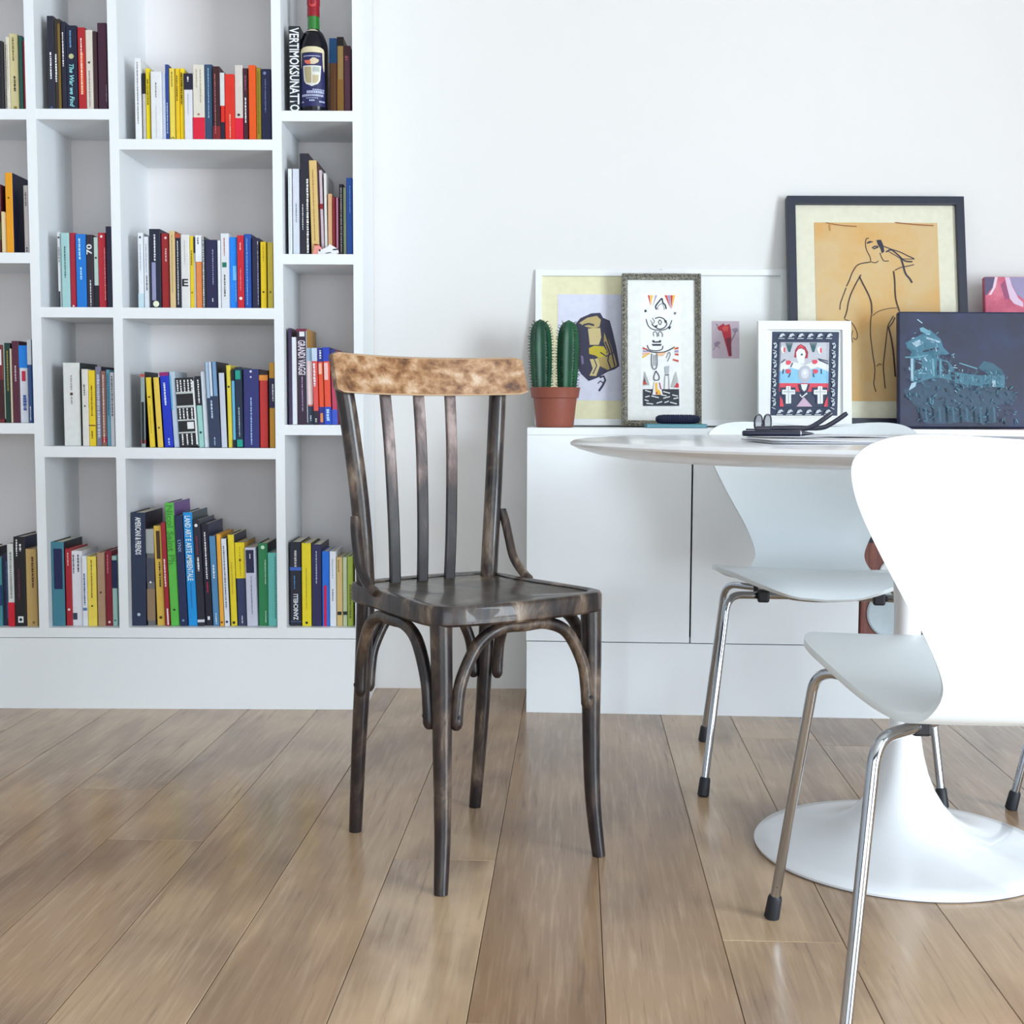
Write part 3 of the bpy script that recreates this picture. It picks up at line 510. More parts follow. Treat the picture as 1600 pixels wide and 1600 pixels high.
   b_(526.2, 535.4, 871, (216, 184, 120), 'tan paperback with black tag', m=[('r', K_, .79, .84, .15, .85), ('m', (120, 90, 50), .04, .22, .14, .4)]),
   b_(536, 543, 871, (196, 208, 170), 'pale sage paperback with black tag', m=[('r', K_, .79, .84, .1, .95)]),
   b_(543.6, 552, 870, (184, 206, 70), 'lime green paperback behind the wooden chair', m=[('m', (120, 130, 40), .4, .9, .4, .5)])],
}
COLN = ['far-left column', 'left narrow column', 'wide column', 'right narrow column']
ROWN = ['top shelf', 'second shelf', 'third shelf', 'bottom shelf']
ORD = 'first second third fourth fifth sixth seventh eighth ninth tenth eleventh twelfth thirteenth fourteenth fifteenth sixteenth seventeenth eighteenth nineteenth twentieth'.split()
mrand = random.Random(3)
def spine_marks(root, w, h, marks):
    yy = -0.0005
    for k in marks:
        m = MB(); kind = k[0]
        if kind == 'b':
            m.box(-w / 2 - .0003, w / 2 + .0003, -0.0006, 0.003, h * (1 - k[3]), h * (1 - k[2])); m.build('spine_band', cmat(k[1]), root)
        elif kind == 'r':
            m.box(-w / 2 + w * k[4], -w / 2 + w * k[5], -0.0009, 0.001, h * (1 - k[3]), h * (1 - k[2])); m.build('spine_panel', cmat(k[1]), root)
        elif kind == 'd':
            r = min(w * k[3], w * .45); cx = -w / 2 + w * k[4]; cz = max(h * (1 - k[2]), r + .002)
            m.poly([(cx + r * math.cos(a * math.pi / 6), cz + r * math.sin(a * math.pi / 6)) for a in range(12)], -0.0012 - .0004 * (k[3] < .2)); m.build('spine_emblem', cmat(k[1]), root)
        elif kind == 'm':
            z = h * (1 - k[2]); ze = h * (1 - k[3]); cx = -w / 2 + w * k[5]; ww = w * k[4]
            while z > ze:
                l = mrand.uniform(.0022, .0075)
                m.add([(cx - ww / 2 * mrand.uniform(.7, 1), -.0013, z), (cx + ww / 2 * mrand.uniform(.7, 1), -.0013, z), (cx + ww / 2 * mrand.uniform(.6, 1), -.0013, max(z - l, ze)), (cx - ww / 2 * mrand.uniform(.6, 1), -.0013, max(z - l, ze))], [(0, 1, 2, 3)])
                z -= l + mrand.uniform(.0006, .0022)
            m.build('spine_print', cmat(k[1]), root)
        elif kind == 't':
            me = text_mesh(k[1], 0.01, shear=0.25 if k[1].startswith('The') else 0.0, bold=0.0002)
            xs = [v.co.x for v in me.vertices]; ys = [v.co.y for v in me.vertices]
            L = max(xs) - min(xs); H = max(ys) - min(ys); cx0 = (max(xs) + min(xs)) / 2; cy0 = (max(ys) + min(ys)) / 2
            zt, zb = h * (1 - k[3]), h * (1 - k[4]); single = len(k[1]) == 1
            for v in me.vertices:
                a = (v.co.x - cx0) / L; b = (v.co.y - cy0) / H
                if single: v.co = (a * w * k[5], -.0015, (zt + zb) / 2 + b * (zt - zb))
                elif k[6]: v.co = (-b * w * k[5], -.0015, (zt + zb) / 2 + a * (zt - zb))
                else: v.co = (b * w * k[5], -.0015, (zt + zb) / 2 - a * (zt - zb))
            me.materials.clear(); me.materials.append(cmat(k[2]))
            o = bpy.data.objects.new('spine_title', me); COL.objects.link(o); o.parent = root
for (c, r), lst in BOOKS.items():
    zs = shelf_z[c][r]
    prev = (vx[c][1] + .0005, 0.0, 9.0)     # right edge at the foot, its slope and its height: upright panel, then each book
    for n, q in enumerate(lst):
        rr = random.Random(c * 1000 + r * 100 + n)
        Ys = BY + (q['inset'] if q['inset'] is not None else 0.022 + rr.uniform(0, .012))
        if (c, r) == (3, 0) and n == 0: Ys = BY + .03
        if (c, r) == (3, 0) and n > 0: Ys = BY + .085
        if (c, r) == (3, 1) and 4 <= n <= 11: Ys = BY + .055
        # base point: where the spine foot sits on the shelf
        kx = lambda px, Y: at(px, 640 + (EYE - zs) * FPX / Y, Y).x
        xl, xr = kx(q['x0'], Ys), kx(q['x1'], Ys); w = (xr - xl) * .985
        pt = at(q['x0'] if q['t0'] is None else q['t0'], q['yt'], Ys); h = pt.z - zs
        lean = 0.0
        if q['t0'] is not None: lean = math.atan((xl - pt.x) / h); w *= math.cos(lean)
        tl = math.tan(lean); xl = max(xl, prev[0] + .0003)
        tl = min(tl, (xl - prev[0]) / min(h, prev[2]) + prev[1]); lean = math.atan(tl)
        w = min(w, (vx[c + 1][0] - .0005 - xl) * .98)
        prev = (xl + w / math.cos(lean) + (.0012 if lean > .01 else .0002), tl, h)
        dep = q['dep'] or min(max(h * .66, .10), .165 if Ys < BY + .04 else .15)
        cell = 'on the %s of the %s' % (ROWN[r], COLN[c])
        label = q['look'] + ' ' + cell
        root = thing('book', label, 'book', (xl, Ys, zs + .0005), (0, -lean, 0), 'books ' + cell)
        sub = bpy.data.objects
        # all parts share a local frame: x across the spine from -w/2, y to the back, z up
        t = min(.0022, w * .18)
        offx = w / 2
        cover = MB()
        bc = min(.0015, w * .15)
        outl = [(-w / 2 + bc, 0), (w / 2 - bc, 0), (w / 2, bc), (w / 2, dep), (w / 2 - t, dep), (w / 2 - t, t * 1.2), (-w / 2 + t, t * 1.2), (-w / 2 + t, dep), (-w / 2, dep), (-w / 2, bc)]
        o1 = cover.prism(outl, 0, h)
        cm = cmat(q['col'], .45, .15, 'cover'); sm = cmat(q['side'], .45, .15, 'cover') if q['side'] else cm
        if q['side']:
            for i, f in enumerate(cover.f):
                if i >= 4 and i not in (11,): pass
            # faces: 0 bottom, 1 top, 2.. sides following the outline; the boards (2, 3, ...) carry the cover colour
            for i in (4, 5, 6, 8, 9, 10): cover.mi[i] = 1
        oc = cover.build('cover', [cm, sm], root)
        pg = MB().box(-w / 2 + t, w / 2 - t, t * 1.2, dep - .003, .0025, h - .0028).build('page_block', M_page, root)
        spine_marks(root, w, h, q['m'])
        for ch in root.children: ch.location.x = offx

# ------------------------------------------------------------------ bottle and shoe ornament on the shelves
def bottle():
    zs = shelf_z[3][0]; Yb = BY + .052; p = at(491, 171, Yb); k = Yb / FPX
    t = thing('bottle', 'green glass bottle with navy label and red cap among the shelf books', 'bottle', (p.x, Yb, zs + .0005))
    M_glass = mat('dark_bottle_glass', srgb(12, 12, 24), .22, spec=.35, coat=.1)
    M_neck = mat('green_bottle_glass', srgb(20, 120, 30), .10, spec=.6, coat=.5)
    M_cap = mat('red_capsule', srgb(150, 16, 34), .35, var=.12)
    H = lambda y: (172 - y) * k
    MB().lathe([(.0, .0), (.033, .0), (.0355, .004), (.0355, H(75)), (.034, H(68)), (.030, H(59)), (.024, H(51)), (.0160, H(46.5)), (.0150, H(45))], 40).build('glass_body', M_glass, t)
    MB().lathe([(.0152, H(46)), (.0150, H(40)), (.0148, H(26))], 32).build('neck', M_neck, t)
    MB().lathe([(.0155, H(26.5)), (.0155, H(13)), (.0152, H(12)), (.0165, H(8)), (.0165, H(-2)), (.0155, H(-6)), (.0155, H(-12)), (.002, H(-13))], 32).build('cap', M_cap, t)
    # labels wrap the front of the glass
    def wrap(name, m, r, pts, nx=14):
        """pts: (y, half width) rows from top to bottom in photo pixels, wrapped on the cylinder"""
        mb = MB(); v = []; f = []
        for y, hw, dx in pts:
            for i in range(nx + 1):
                a = (dx + hw * (2 * i / nx - 1)) * k / .0355
                v.append((r * math.sin(a), -r * math.cos(a), H(y)))
        for j in range(len(pts) - 1):
            for i in range(nx):
                f.append((j * (nx + 1) + i, j * (nx + 1) + i + 1, (j + 1) * (nx + 1) + i + 1, (j + 1) * (nx + 1) + i))
        return mb.add(v, f, 0, True).build(name, m, t)
    wrap('label', cmat((32, 33, 88)), .0358, [(84, 19, 0), (110, 21, 0), (163, 22, 0)])
    wrap('label_band', cmat((226, 214, 176)), .0361, [(75, 8, 0), (76, 14, 0), (78, 19, 0), (82, 20.5, 0), (83.5, 20.6, 0)])
    wrap('label_ribbon', cmat((216, 204, 172)), .0361, [(83, 2, 18.5), (92, 1.8, 18.6), (104, 1.6, 19), (111, .6, 19.5)], 4)
    wrap('label_ribbon', cmat((206, 196, 170)), .0361, [(83, 1.6, -18.6), (95, 1.2, -18.8), (106, .5, -19)], 4)
    wrap('label_crest', cmat((222, 220, 214)), .0362, [(103, 14.5, 0), (115, 13.6, 0), (125, 12.6, 0), (130, 9, 0), (133.5, 1, 0)])
    wrap('crest_field', cmat((178, 164, 126)), .0364, [(105, 5.6, -6.4), (116, 5.4, -6), (126, 4.6, -5.2), (129, 2.8, -3.6)])
    wrap('crest_field', cmat((176, 186, 178)), .0364, [(105, 5.2, 6.4), (112, 5.2, 6.2)])
    wrap('crest_field', cmat((196, 180, 140)), .0364, [(117, 4.8, 5.8), (126, 4.2, 5.2), (129, 2.4, 3.6)])
    wrap('crest_plume', cmat((222, 110, 84)), .0362, [(95, 11, -1), (98, 9, -2), (101, 5, -2)])
    wrap('crest_plume', cmat((218, 200, 170)), .0363, [(91.5, 2, 3), (94.5, 7, 4), (98, 5.5, 4), (101, 3, 1)])
    wrap('neck_label', cmat((232, 222, 190)), .0205, [(44.5, 2.4, 0), (47, 5.4, 0), (49.5, 7.6, 0)]) if False else None
    mb = MB()
    for (y, x0, x1, hh) in [(138.5, 1, 20, .8), (142, -8, 19, 2), (147, -17, 18, 1.7), (151, -9, 9, .6), (154.5, -4, 4, 1.2), (156.5, -18, -13, 1), (156, 11, 20, 1.2), (89, -13, 13, .7)]:
        x = x0
        while x < x1:
            l = mrand.uniform(1.2, 2.8); a0, a1 = x * k / .0355, min(x + l, x1) * k / .0355; r = .0364
            mb.add([(r * math.sin(a), -r * math.cos(a), H(y + s * hh)) for a, s in ((a0, 1), (a1, 1), (a1, -1), (a0, -1))], [(0, 1, 2, 3)])
            x += l + .7
    mb.build('label_print', cmat((190, 196, 226)), t)
    # white collar label on the shoulder
    mb = MB(); v = []; f = []
    prof = [(.0165, 46.8), (.0205, 48.8), (.0243, 50.6)]
    for j, (r, y) in enumerate(prof):
        hw = [3.5, 7, 9.5][j] * k
        for i in range(9):
            a = hw * (i / 4 - 1) / r; v.append(((r + .0006) * math.sin(a), -(r + .0006) * math.cos(a), H(y) + .0006))
    for j in range(2):
        for i in range(8): f.append((j * 9 + i, j * 9 + i + 1, (j + 1) * 9 + i + 1, (j + 1) * 9 + i))
    mb.add(v, f, 0, True).build('collar_label', cmat((228, 218, 190)), t)
    mb = MB(); r = .0168
    pts = [(-4.5, 3), (4.5, 3), (5, 12), (-1, 13.5), (-5, 10)]
    mb.add([(r * math.sin(x * k / r), -r * math.cos(x * k / r), H(y)) for x, y in pts], [(0, 1, 2, 3, 4)]).build('seal', cmat((208, 70, 74)), t)
bottle()

def shoe():
    zs = shelf_z[3][1]; Yb = BY + .018; p = at(511, 396, Yb); k = Yb / FPX
    t = thing('shoe_ornament', 'tiny white sneaker ornament with black stripes and pink heel in front of books', 'ornament', (p.x, Yb, zs + .0005))
    def slab(name, pts, d0, d1, m):
        mb = MB(); P = [((x - 511) * k, (396 - y) * k) for x, y in pts]; n = len(P)
        mb.add([(x, d0, z) for x, z in P] + [(x, d1, z) for x, z in P], [tuple(range(n)), tuple(reversed(range(n, 2 * n)))] + [(i, n + i, n + (i + 1) % n, (i + 1) % n) for i in range(n)])
        return mb.build(name, m, t, bevel=.0012)
    wh = cmat((236, 234, 236)); kk = cmat((16, 14, 18)); pk = cmat((236, 150, 140))
    slab('upper', [(497, 395), (497, 390), (504, 387), (511, 384), (515, 379.5), (521, 383), (527, 386.5), (528.5, 392), (525, 395)], .0, .016, wh)
    slab('sole', [(496.5, 396), (497, 394.4), (526, 394.2), (527, 396)], -.001, .017, wh)
    slab('heel', [(488, 394.5), (490, 388), (491, 382.5), (498, 381), (503, 386), (500, 391), (497, 396), (490, 396)], .001, .015, pk)
    slab('heel_strap', [(490.5, 379), (498, 380), (499, 381.2), (491, 380.6)], .002, .014, cmat((170, 40, 30)))
    slab('stripe', [(518.5, 388.4), (521, 387), (528, 386.4), (528, 388.4), (522, 389.2)], -.0008, .001, kk)
    slab('stripe', [(507, 394.2), (511, 392.6), (517, 391.8), (518, 392.6), (513, 393.8)], -.0008, .001, kk)
    slab('toe_hole', [(497.8, 388.6), (500, 387.6), (501.5, 390), (499.6, 391.6)], -.0008, .001, kk)
shoe()

# ------------------------------------------------------------------ sideboard
SB0 = Vector((0.0375, 3.217, 0)); SBA = R_(-3.5)
sideboard = thing('sideboard', 'low white sideboard with flat doors along the wall', 'sideboard', SB0, (0, 0, SBA))
SBM = Matrix.Translation(SB0) @ Matrix.Rotation(SBA, 4, 'Z'); SBI = SBM.inverted()
def sb_front(px, py):                 # photo position -> (x, z) on the front of the sideboard
    o = SBI @ Vector((0, 0, EYE)); d = SBI.to_3x3() @ ray(px, py); q = o + d * (-o.y / d.y); return q.x, q.z
SB_TOP = sb_front(900, 668.5)[1]; z_d0 = sb_front(1000, 1004)[1]; x_g = sb_front(1079.5, 900)[0]; x_n = sb_front(1341, 980)[0]
SBL, SBD = 1.85, 0.27
M_sb = mat('sideboard_lacquer', (0.91, 0.935, 0.96), 0.3, var=0.008, vscale=3)
tk = .018
MB().box(0, SBL, 0, SBD, SB_TOP - tk, SB_TOP).build('top_panel', M_sb, sideboard)
MB().box(0.001, SBL, 0.002, SBD - .01, 0, z_d0 - .0015).build('plinth', M_sb, sideboard)
MB().box(0, tk, .02, SBD, z_d0, SB_TOP - tk).build('side_panel', M_sb, sideboard)
MB().box(SBL - tk, SBL, 0, SBD, z_d0, SB_TOP - tk).build('side_panel', M_sb, sideboard)
MB().box(x_n - tk, x_n, .02, SBD, z_d0, SB_TOP - tk).build('divider', M_sb, sideboard)
MB().box(tk, SBL - tk, .02, SBD, z_d0, z_d0 + .012).build('bottom_panel', M_sb, sideboard)
MB().box(x_n, SBL - tk, 0, .02, z_d0, z_d0 + .012).build('niche_edge', M_sb, sideboard)
MB().box(tk, SBL - tk, SBD - .012, SBD, z_d0 + .012, SB_TOP - tk).build('back_panel', M_sb, sideboard)
g = .0022
MB().box(0, x_g - g, 0, .02, z_d0 + .001, SB_TOP - tk - .0005).build('door', M_sb, sideboard)
MB().box(x_g + g, x_n, 0, .02, z_d0 + .001, SB_TOP - tk - .0005).build('door', M_sb, sideboard)

# loudspeaker inside the open niche
def loudspeaker():
    q = sb_front(1396, 950)
    t = thing('loudspeaker', 'brown wooden loudspeaker with pale cones in the sideboard niche', 'loudspeaker', SBM @ Vector((q[0] + .004, .030, z_d0 + .0125)), (0, 0, SBA))
    M_wood = ramp_mat('speaker_walnut', [(.3, srgb(84, 44, 36)), (.55, srgb(122, 66, 54)), (.75, srgb(150, 92, 78))], 8, (14, 1, 1), .4)
    hh = .272; w = .078
    MB().box(-w, w, 0, .19, 0, hh).build('case', M_wood, t, bevel=.003)
    MB().box(-w + .003, w - .003, -.002, 0, hh - .028, hh - .004).build('grille_strip', cmat((28, 26, 40)), t)
    def ring(name, r, z, m, prof):
        mb = MB(); v = []; n = 40
        for rr, yy in prof:
            for i in range(n):
                a = 2 * math.pi * i / n; v.append((rr * math.cos(a), yy, z + rr * math.sin(a)))
        f = []
        for j in range(len(prof) - 1):
            for i in range(n): f.append((j * n + i, j * n + (i + 1) % n, (j + 1) * n + (i + 1) % n, (j + 1) * n + i))
        f.append(tuple(range((len(prof) - 1) * n, len(prof) * n)))
        return mb.add(v, f, 0, True).build(name, m, t)
    tx = .0
    ring('tweeter', .03, .168, cmat((226, 228, 232), .35), [(.035, 0), (.035, -.004), (.032, -.006), (.022, -.004), (.013, -.002), (.001, -.002)])
    ring('tweeter_dome', .012, .168, cmat((24, 22, 30), .4), [(.012, -.002), (.011, -.008), (.007, -.011), (.001, -.012)])
    ring('woofer_cone', .07, .066, cmat((178, 190, 196), .5), [(.063, 0), (.063, -.004), (.059, -.006), (.052, -.003), (.024, .0), (.001, -.0005)])
    return t
loudspeaker()

# ------------------------------------------------------------------ bentwood chair
CW = ramp_mat('worn_dark_wood', [(.34, srgb(18, 13, 18)), (.46, srgb(42, 32, 33)), (.55, srgb(70, 57, 50)), (.63, srgb(116, 97, 82)), (.74, srgb(184, 166, 148))], 21, (1, 1, .4), .36, 12, .5, .3, grad=(.05, .80, .045), coat=.2)
CS = ramp_mat('worn_slat_wood', [(.30, srgb(26, 20, 26)), (.44, srgb(52, 42, 44)), (.55, srgb(108, 88, 84)), (.66, srgb(160, 138, 134)), (.8, srgb(182, 164, 160))], 18, (1, 1, .5), .36, 10, .5, .2, grad=(.50, .80, .15), coat=.15)
CR_ = ramp_mat('worn_honey_wood', [(.30, srgb(78, 46, 30)), (.41, srgb(130, 88, 54)), (.51, srgb(164, 122, 84)), (.61, srgb(190, 156, 124)), (.74, srgb(216, 194, 170))], 46, (.7, 1, 1.0), .34, 14, .15, .3, coat=.25)
CSeat = ramp_mat('worn_seat_wood', [(.32, srgb(28, 26, 26)), (.46, srgb(58, 52, 46)), (.58, srgb(92, 84, 72)), (.72, srgb(140, 124, 104)), (.85, srgb(170, 150, 128))], 7, (1, 1, 1), .30, 8, .8, .2, coat=.2)
def bentwood():
    t = thing('bentwood_chair', 'worn dark bentwood chair with slatted back on the open floor', 'chair', (-.0786, 2.2192, 0), (0, 0, R_(-55.5) + math.pi / 2))
    # local frame: x lateral, -y forward  (so P maps lateral s, forward f)
    P = lambda s, f, z: (s, -f, z)
    # back legs run on as the uprights of the backrest
    for sg in (-1, 1):
        pts = smooth_path([P(sg * .130, -.174, 0), P(sg * .132, -.155, .16), P(sg * .131, -.138, .32), P(sg * .131, -.128, .46), P(sg * .140, -.129, .60), P(sg * .154, -.139, .74), P(sg * .166, -.150, .84)], 6)
        n = len(pts); rad = [.0118 + .0045 * min(1, i / n * 2.2) for i in range(n)]
        MB().tube(pts, rad, 16).build('back_leg', CW, t)
        # small bentwood braces between upright and seat
        br = smooth_path([P(sg * .154, -.121, .584), P(sg * .158, -.114, .562), P(sg * .160, -.104, .53), P(sg * .161, -.090, .495), P(sg * .162, -.062, .470), P(sg * .160, -.035, .458)], 6)
        MB().tube(br, [.004] + [.0085] * (len(br) - 2) + [.007], 12).build('side_brace', CW, t)
        # front legs, tapering and kicking out at the foot
        pts = smooth_path([P(sg * .150, .160, .445), P(sg * .150, .163, .34), P(sg * .150, .164, .22), P(sg * .152, .168, .10), P(sg * .160, .176, 0)], 6)
        n = len(pts); rad = [.0185 - .0070 * (i / (n - 1)) ** 1.2 for i in range(n)]
        MB().tube(pts, rad, 16).build('front_leg', CW, t)
    # top rail: curved board, hollow towards the sitter
    mb = MB(); v = []; f = []; n = 28; half = .198
    for i in range(n + 1):
        s = half * (2 * i / n - 1); u = s / half
        fr = -.150 + .046 * u * u            # front face position
        e = 1 - max(0, (abs(u) - .97) / .03) ** 2 * .14   # corners rounded off
        zc = .8335; hh = .0345 * e
        th = .020
        lean = .010
        prof = [(0, -1), (-.003, -.93), (-.0035, .93), (0, 1.0), (-th * .5, 1.04), (-th, .95), (-th, -.95), (-th * .5, -1.02)]
        for d, zz in prof:
            v.append(P(s, fr + d - lean * zz, zc + hh * zz - .004 * (1 - u * u)))
    m = len(prof)
    for i in range(n):
        for j in range(m): f.append((i * m + j, i * m + (j + 1) % m, (i + 1) * m + (j + 1) % m, (i + 1) * m + j))
    f.append(tuple(reversed(range(m)))); f.append(tuple(range(n * m, (n + 1) * m)))
    mb.add(v, f, 0, True)
    for i in range(n):
        for j in (0, 2): mb.mi[i * m + j] = 1
    mb.build('top_rail', [CR_, mat('rubbed_rail_edge', srgb(206, 176, 142), .4, var=.2, vscale=40)], t, angle=35)
    # three slats
    for st, sb in ((-.070, -.063), (0.0, -.006), (.068, .052)):
        pts = smooth_path([P(sb, -.142, .455), P(sb + (st - sb) * .3, -.143, .56), P(sb + (st - sb) * .7, -.152, .70), P(st, -.168, .812)], 6)
        mb = MB(); v = []; f = []
        for p in pts:
            for dx, dy in ((-.0098, -.004), (-.0075, -.0052), (.0075, -.0052), (.0098, -.004), (.0098, .004), (-.0098, .004)): v.append((p.x + dx, p.y + dy, p.z))
        m = 6
        for i in range(len(pts) - 1):
            for j in range(m): f.append((i * m + j, i * m + (j + 1) % m, (i + 1) * m + (j + 1) % m, (i + 1) * m + j))
        f.append(tuple(range(m))); f.append(tuple(range((len(pts) - 1) * m, len(pts) * m)))
        mb.add(v, f).build('slat', CS, t)
    # seat ring and panel
    def outline(scale_in):
        pts = []
        ctrl = [(-.148, -.150), (-.158, -.05), (-.170, .08), (-.168, .165), (-.120, .193), (0, .204), (.120, .193), (.168, .165), (.170, .08), (.158, -.05), (.148, -.150), (.10, -.172), (0, -.180), (-.10, -.172)]
        for p in smooth_path([(a, b, 0) for a, b in ctrl], 6, True):
            d = Vector((p.x, p.y - .01)); l = d.length
            q = d * ((l - scale_in) / l); pts.append((q.x, q.y + .01))
        return pts
    zt = .463
    rows = [(0.004, zt - .034), (0, zt - .030), (0, zt - .006), (.003, zt - .001), (.008, zt), (.020, zt), (.025, zt - .002)]
    mb = MB(); v = []; f = []
    for ins, z in rows + [(.025, zt - .034)]:
        v += [P(a, b, z) for a, b in outline(ins)]
    N = len(outline(0)); k = len(rows) + 1
    for j in range(k):
        j2 = (j + 1) % k
        for i in range(N): f.append((j * N + i, j * N + (i + 1) % N, j2 * N + (i + 1) % N, j2 * N + i))
    ring = mb.add(v, f, 0, True).build('seat_ring', CW, t, angle=35)
    mb = MB(); v = []; f = []
    ins = [.024, .032, .06, .09, .12, .15]
    zz = [zt - .0035, zt - .005, zt - .008, zt - .0105, zt - .012, zt - .0125]
    for a_, z in zip(ins, zz): v += [P(a, b, z) for a, b in outline(a_)]
    for j in range(len(ins) - 1):
        for i in range(N): f.append((j * N + i, j * N + (i + 1) % N, (j + 1) * N + (i + 1) % N, (j + 1) * N + i))
    f.append(tuple(range((len(ins) - 1) * N, len(ins) * N)))
    mb.add(v, f, 0, True).build('seat_panel', CSeat, t)
    # bentwood arches under the seat
    legs = {'fl': (-.150, .164), 'fr': (.150, .164), 'bl': (-.131, -.140), 'br': (.131, -.140)}
    M_screw = mat('dark_screw', (.02, .02, .025), .4, metal=.6)
    for a, b, out in (('fl', 'fr', (0, .012)), ('bl', 'fl', (-.014, 0)), ('br', 'fr', (.014, 0)), ('bl', 'br', (0, -.012))):
        A = Vector((*legs[a], 0)); B = Vector((*legs[b], 0)); d = (B - A).normalized(); L = (B - A).length; o = Vector((*out, 0))
        pp = []
        for q, z in ((.0185, .262), (.021, .300), (.030, .345), (.062, .398), (.105, .418)):
            pp.append((q, z))
        half = [A + d * q + o + Vector((0, 0, z)) for q, z in pp]
        other = [B - d * q + o + Vector((0, 0, z)) for q, z in reversed(pp)]
        mid = [(A + B) / 2 + o + Vector((0, 0, .4185))] if L > .25 else [(A + B) / 2 + o + Vector((0, 0, .420))]
        allp = smooth_path([P(p.x, p.y, p.z) for p in half + mid + other], 6)
        m = len(allp); rad = [.0105] * m; rad[0] = rad[-1] = .005; rad[1] = rad[-2] = .0085
        br = MB().tube(allp, rad, 14).build('arch_brace', CW, t)
        for hp in (half[0], other[-1]):
            q = hp + Vector((0, 0, .022)) + o.normalized() * .0085
            c = Vector(P(q.x, q.y, q.z)); nn = Vector(P(o.x, o.y, 0)).normalized()
            MB().tube([c, c + nn * .003], .0035, 10).build('screw', M_screw, br)
bentwood()

# ------------------------------------------------------------------ white shell chairs
M_shell = mat('white_shell_lacquer', (0.82, 0.875, 0.90), 0.28, coat=.2, var=.005, vscale=3)
M_chrome = mat('chrome', (0.50, 0.53, 0.58), 0.06, metal=1.0)
M_rubber = mat('black_rubber', (0.012, 0.013, 0.018), 0.55)
def shell_mesh():
    prof = smooth_path([(.222, 0, .400), (.205, 0, .418), (.165, 0, .434), (.10, 0, .438), (.02, 0, .428), (-.06, 0, .408), (-.13, 0, .395), (-.175, 0, .394), (-.206, 0, .408), (-.223, 0, .445), (-.231, 0, .52), (-.242, 0, .60), (-.252, 0, .68), (-.257, 0, .736)], 10)
    d = [0]
    for a, b in zip(prof, prof[1:]): d.append(d[-1] + (b - a).length)
    L = d[-1]
    def at_len(s):
        s = min(max(s, 0), L)
        for i in range(len(d) - 1):
            if d[i + 1] >= s:
                q = (s - d[i]) / max(d[i + 1] - d[i], 1e-9); return prof[i].lerp(prof[i + 1], q)
        return prof[-1]
    # half width along the length, given at the seat by the forward position and at the back by the height
    keys = [(('t', .222), .200), (('t', .17), .218), (('t', .10), .224), (('t', .03), .216), (('t', -.05), .194), (('t', -.12), .174), (('t', -.17), .152), (('z', .407), .134), (('z', .438), .122), (('z', .475), .129), (('z', .53), .156), (('z', .60), .202), (('z', .655), .239), (('z', .69), .2535), (('z', .736), .252)]
    key = []
    for (kind, val), wd in keys:
        best = None
        for i, p in enumerate(prof):
            if kind == 'z' and p.x > -.17: continue
            e = abs((p.x if kind == 't' else p.z) - val)
            if best is None or e < best[0]: best = (e, d[i] / L)
        key.append((best[1], wd))
    def base_w(q):
        for i in range(len(key) - 1):
            (a, wa), (b, wb) = key[i], key[i + 1]
            if q <= b or i == len(key) - 2:
                pa = key[max(i - 1, 0)]; nb = key[min(i + 2, len(key) - 1)]
                ma = (wb - pa[1]) / max(b - pa[0], 1e-6) * (b - a); mb_ = (nb[1] - wa) / max(nb[0] - a, 1e-6) * (b - a)
                x = (q - a) / (b - a)
                return (2 * x ** 3 - 3 * x * x + 1) * wa + (x ** 3 - 2 * x * x + x) * ma + (-2 * x ** 3 + 3 * x * x) * wb + (x ** 3 - x * x) * mb_
    nv, nu = 110, 30
    rows = []
    for j in range(nv + 1):
        x = j / nv; q = .5 - .5 * math.cos(math.pi * x); q = .55 * q + .45 * x
        w = base_w(q)
        e0 = .27; e1 = .17          # rounded corners of the seat front and of the top
        if q < e0: w *= max(0, 1 - ((e0 - q) / e0) ** 2.4) ** (1 / 2.4)
        if q > 1 - e1: w *= max(0, 1 - ((q - 1 + e1) / e1) ** 3.0) ** (1 / 3.0)
        rows.append((q, max(w, .004)))
    v = []; f = []
    for q, w in rows:
        back = min(max((q - .48) / .2, 0), 1); seat = 1 - back
        for i in range(nu + 1):
            s = w * math.sin(math.pi / 2 * (2 * i / nu - 1))
            ear = .85 * s * s * max(0, (q - .76) / .24)
            p = at_len(q * L)
            top = Vector((p.x, 0, p.z))
            fwd = back * .62 * s * s
            zz = seat * (.12 * s * s) + ear
            v.append((s, -(top.x + fwd), top.z + zz))
    m = nu + 1
    for j in range(len(rows) - 1):
        for i in range(nu): f.append((j * m + i, j * m + i + 1, (j + 1) * m + i + 1, (j + 1) * m + i))
    return v, f
SHELL = shell_mesh()
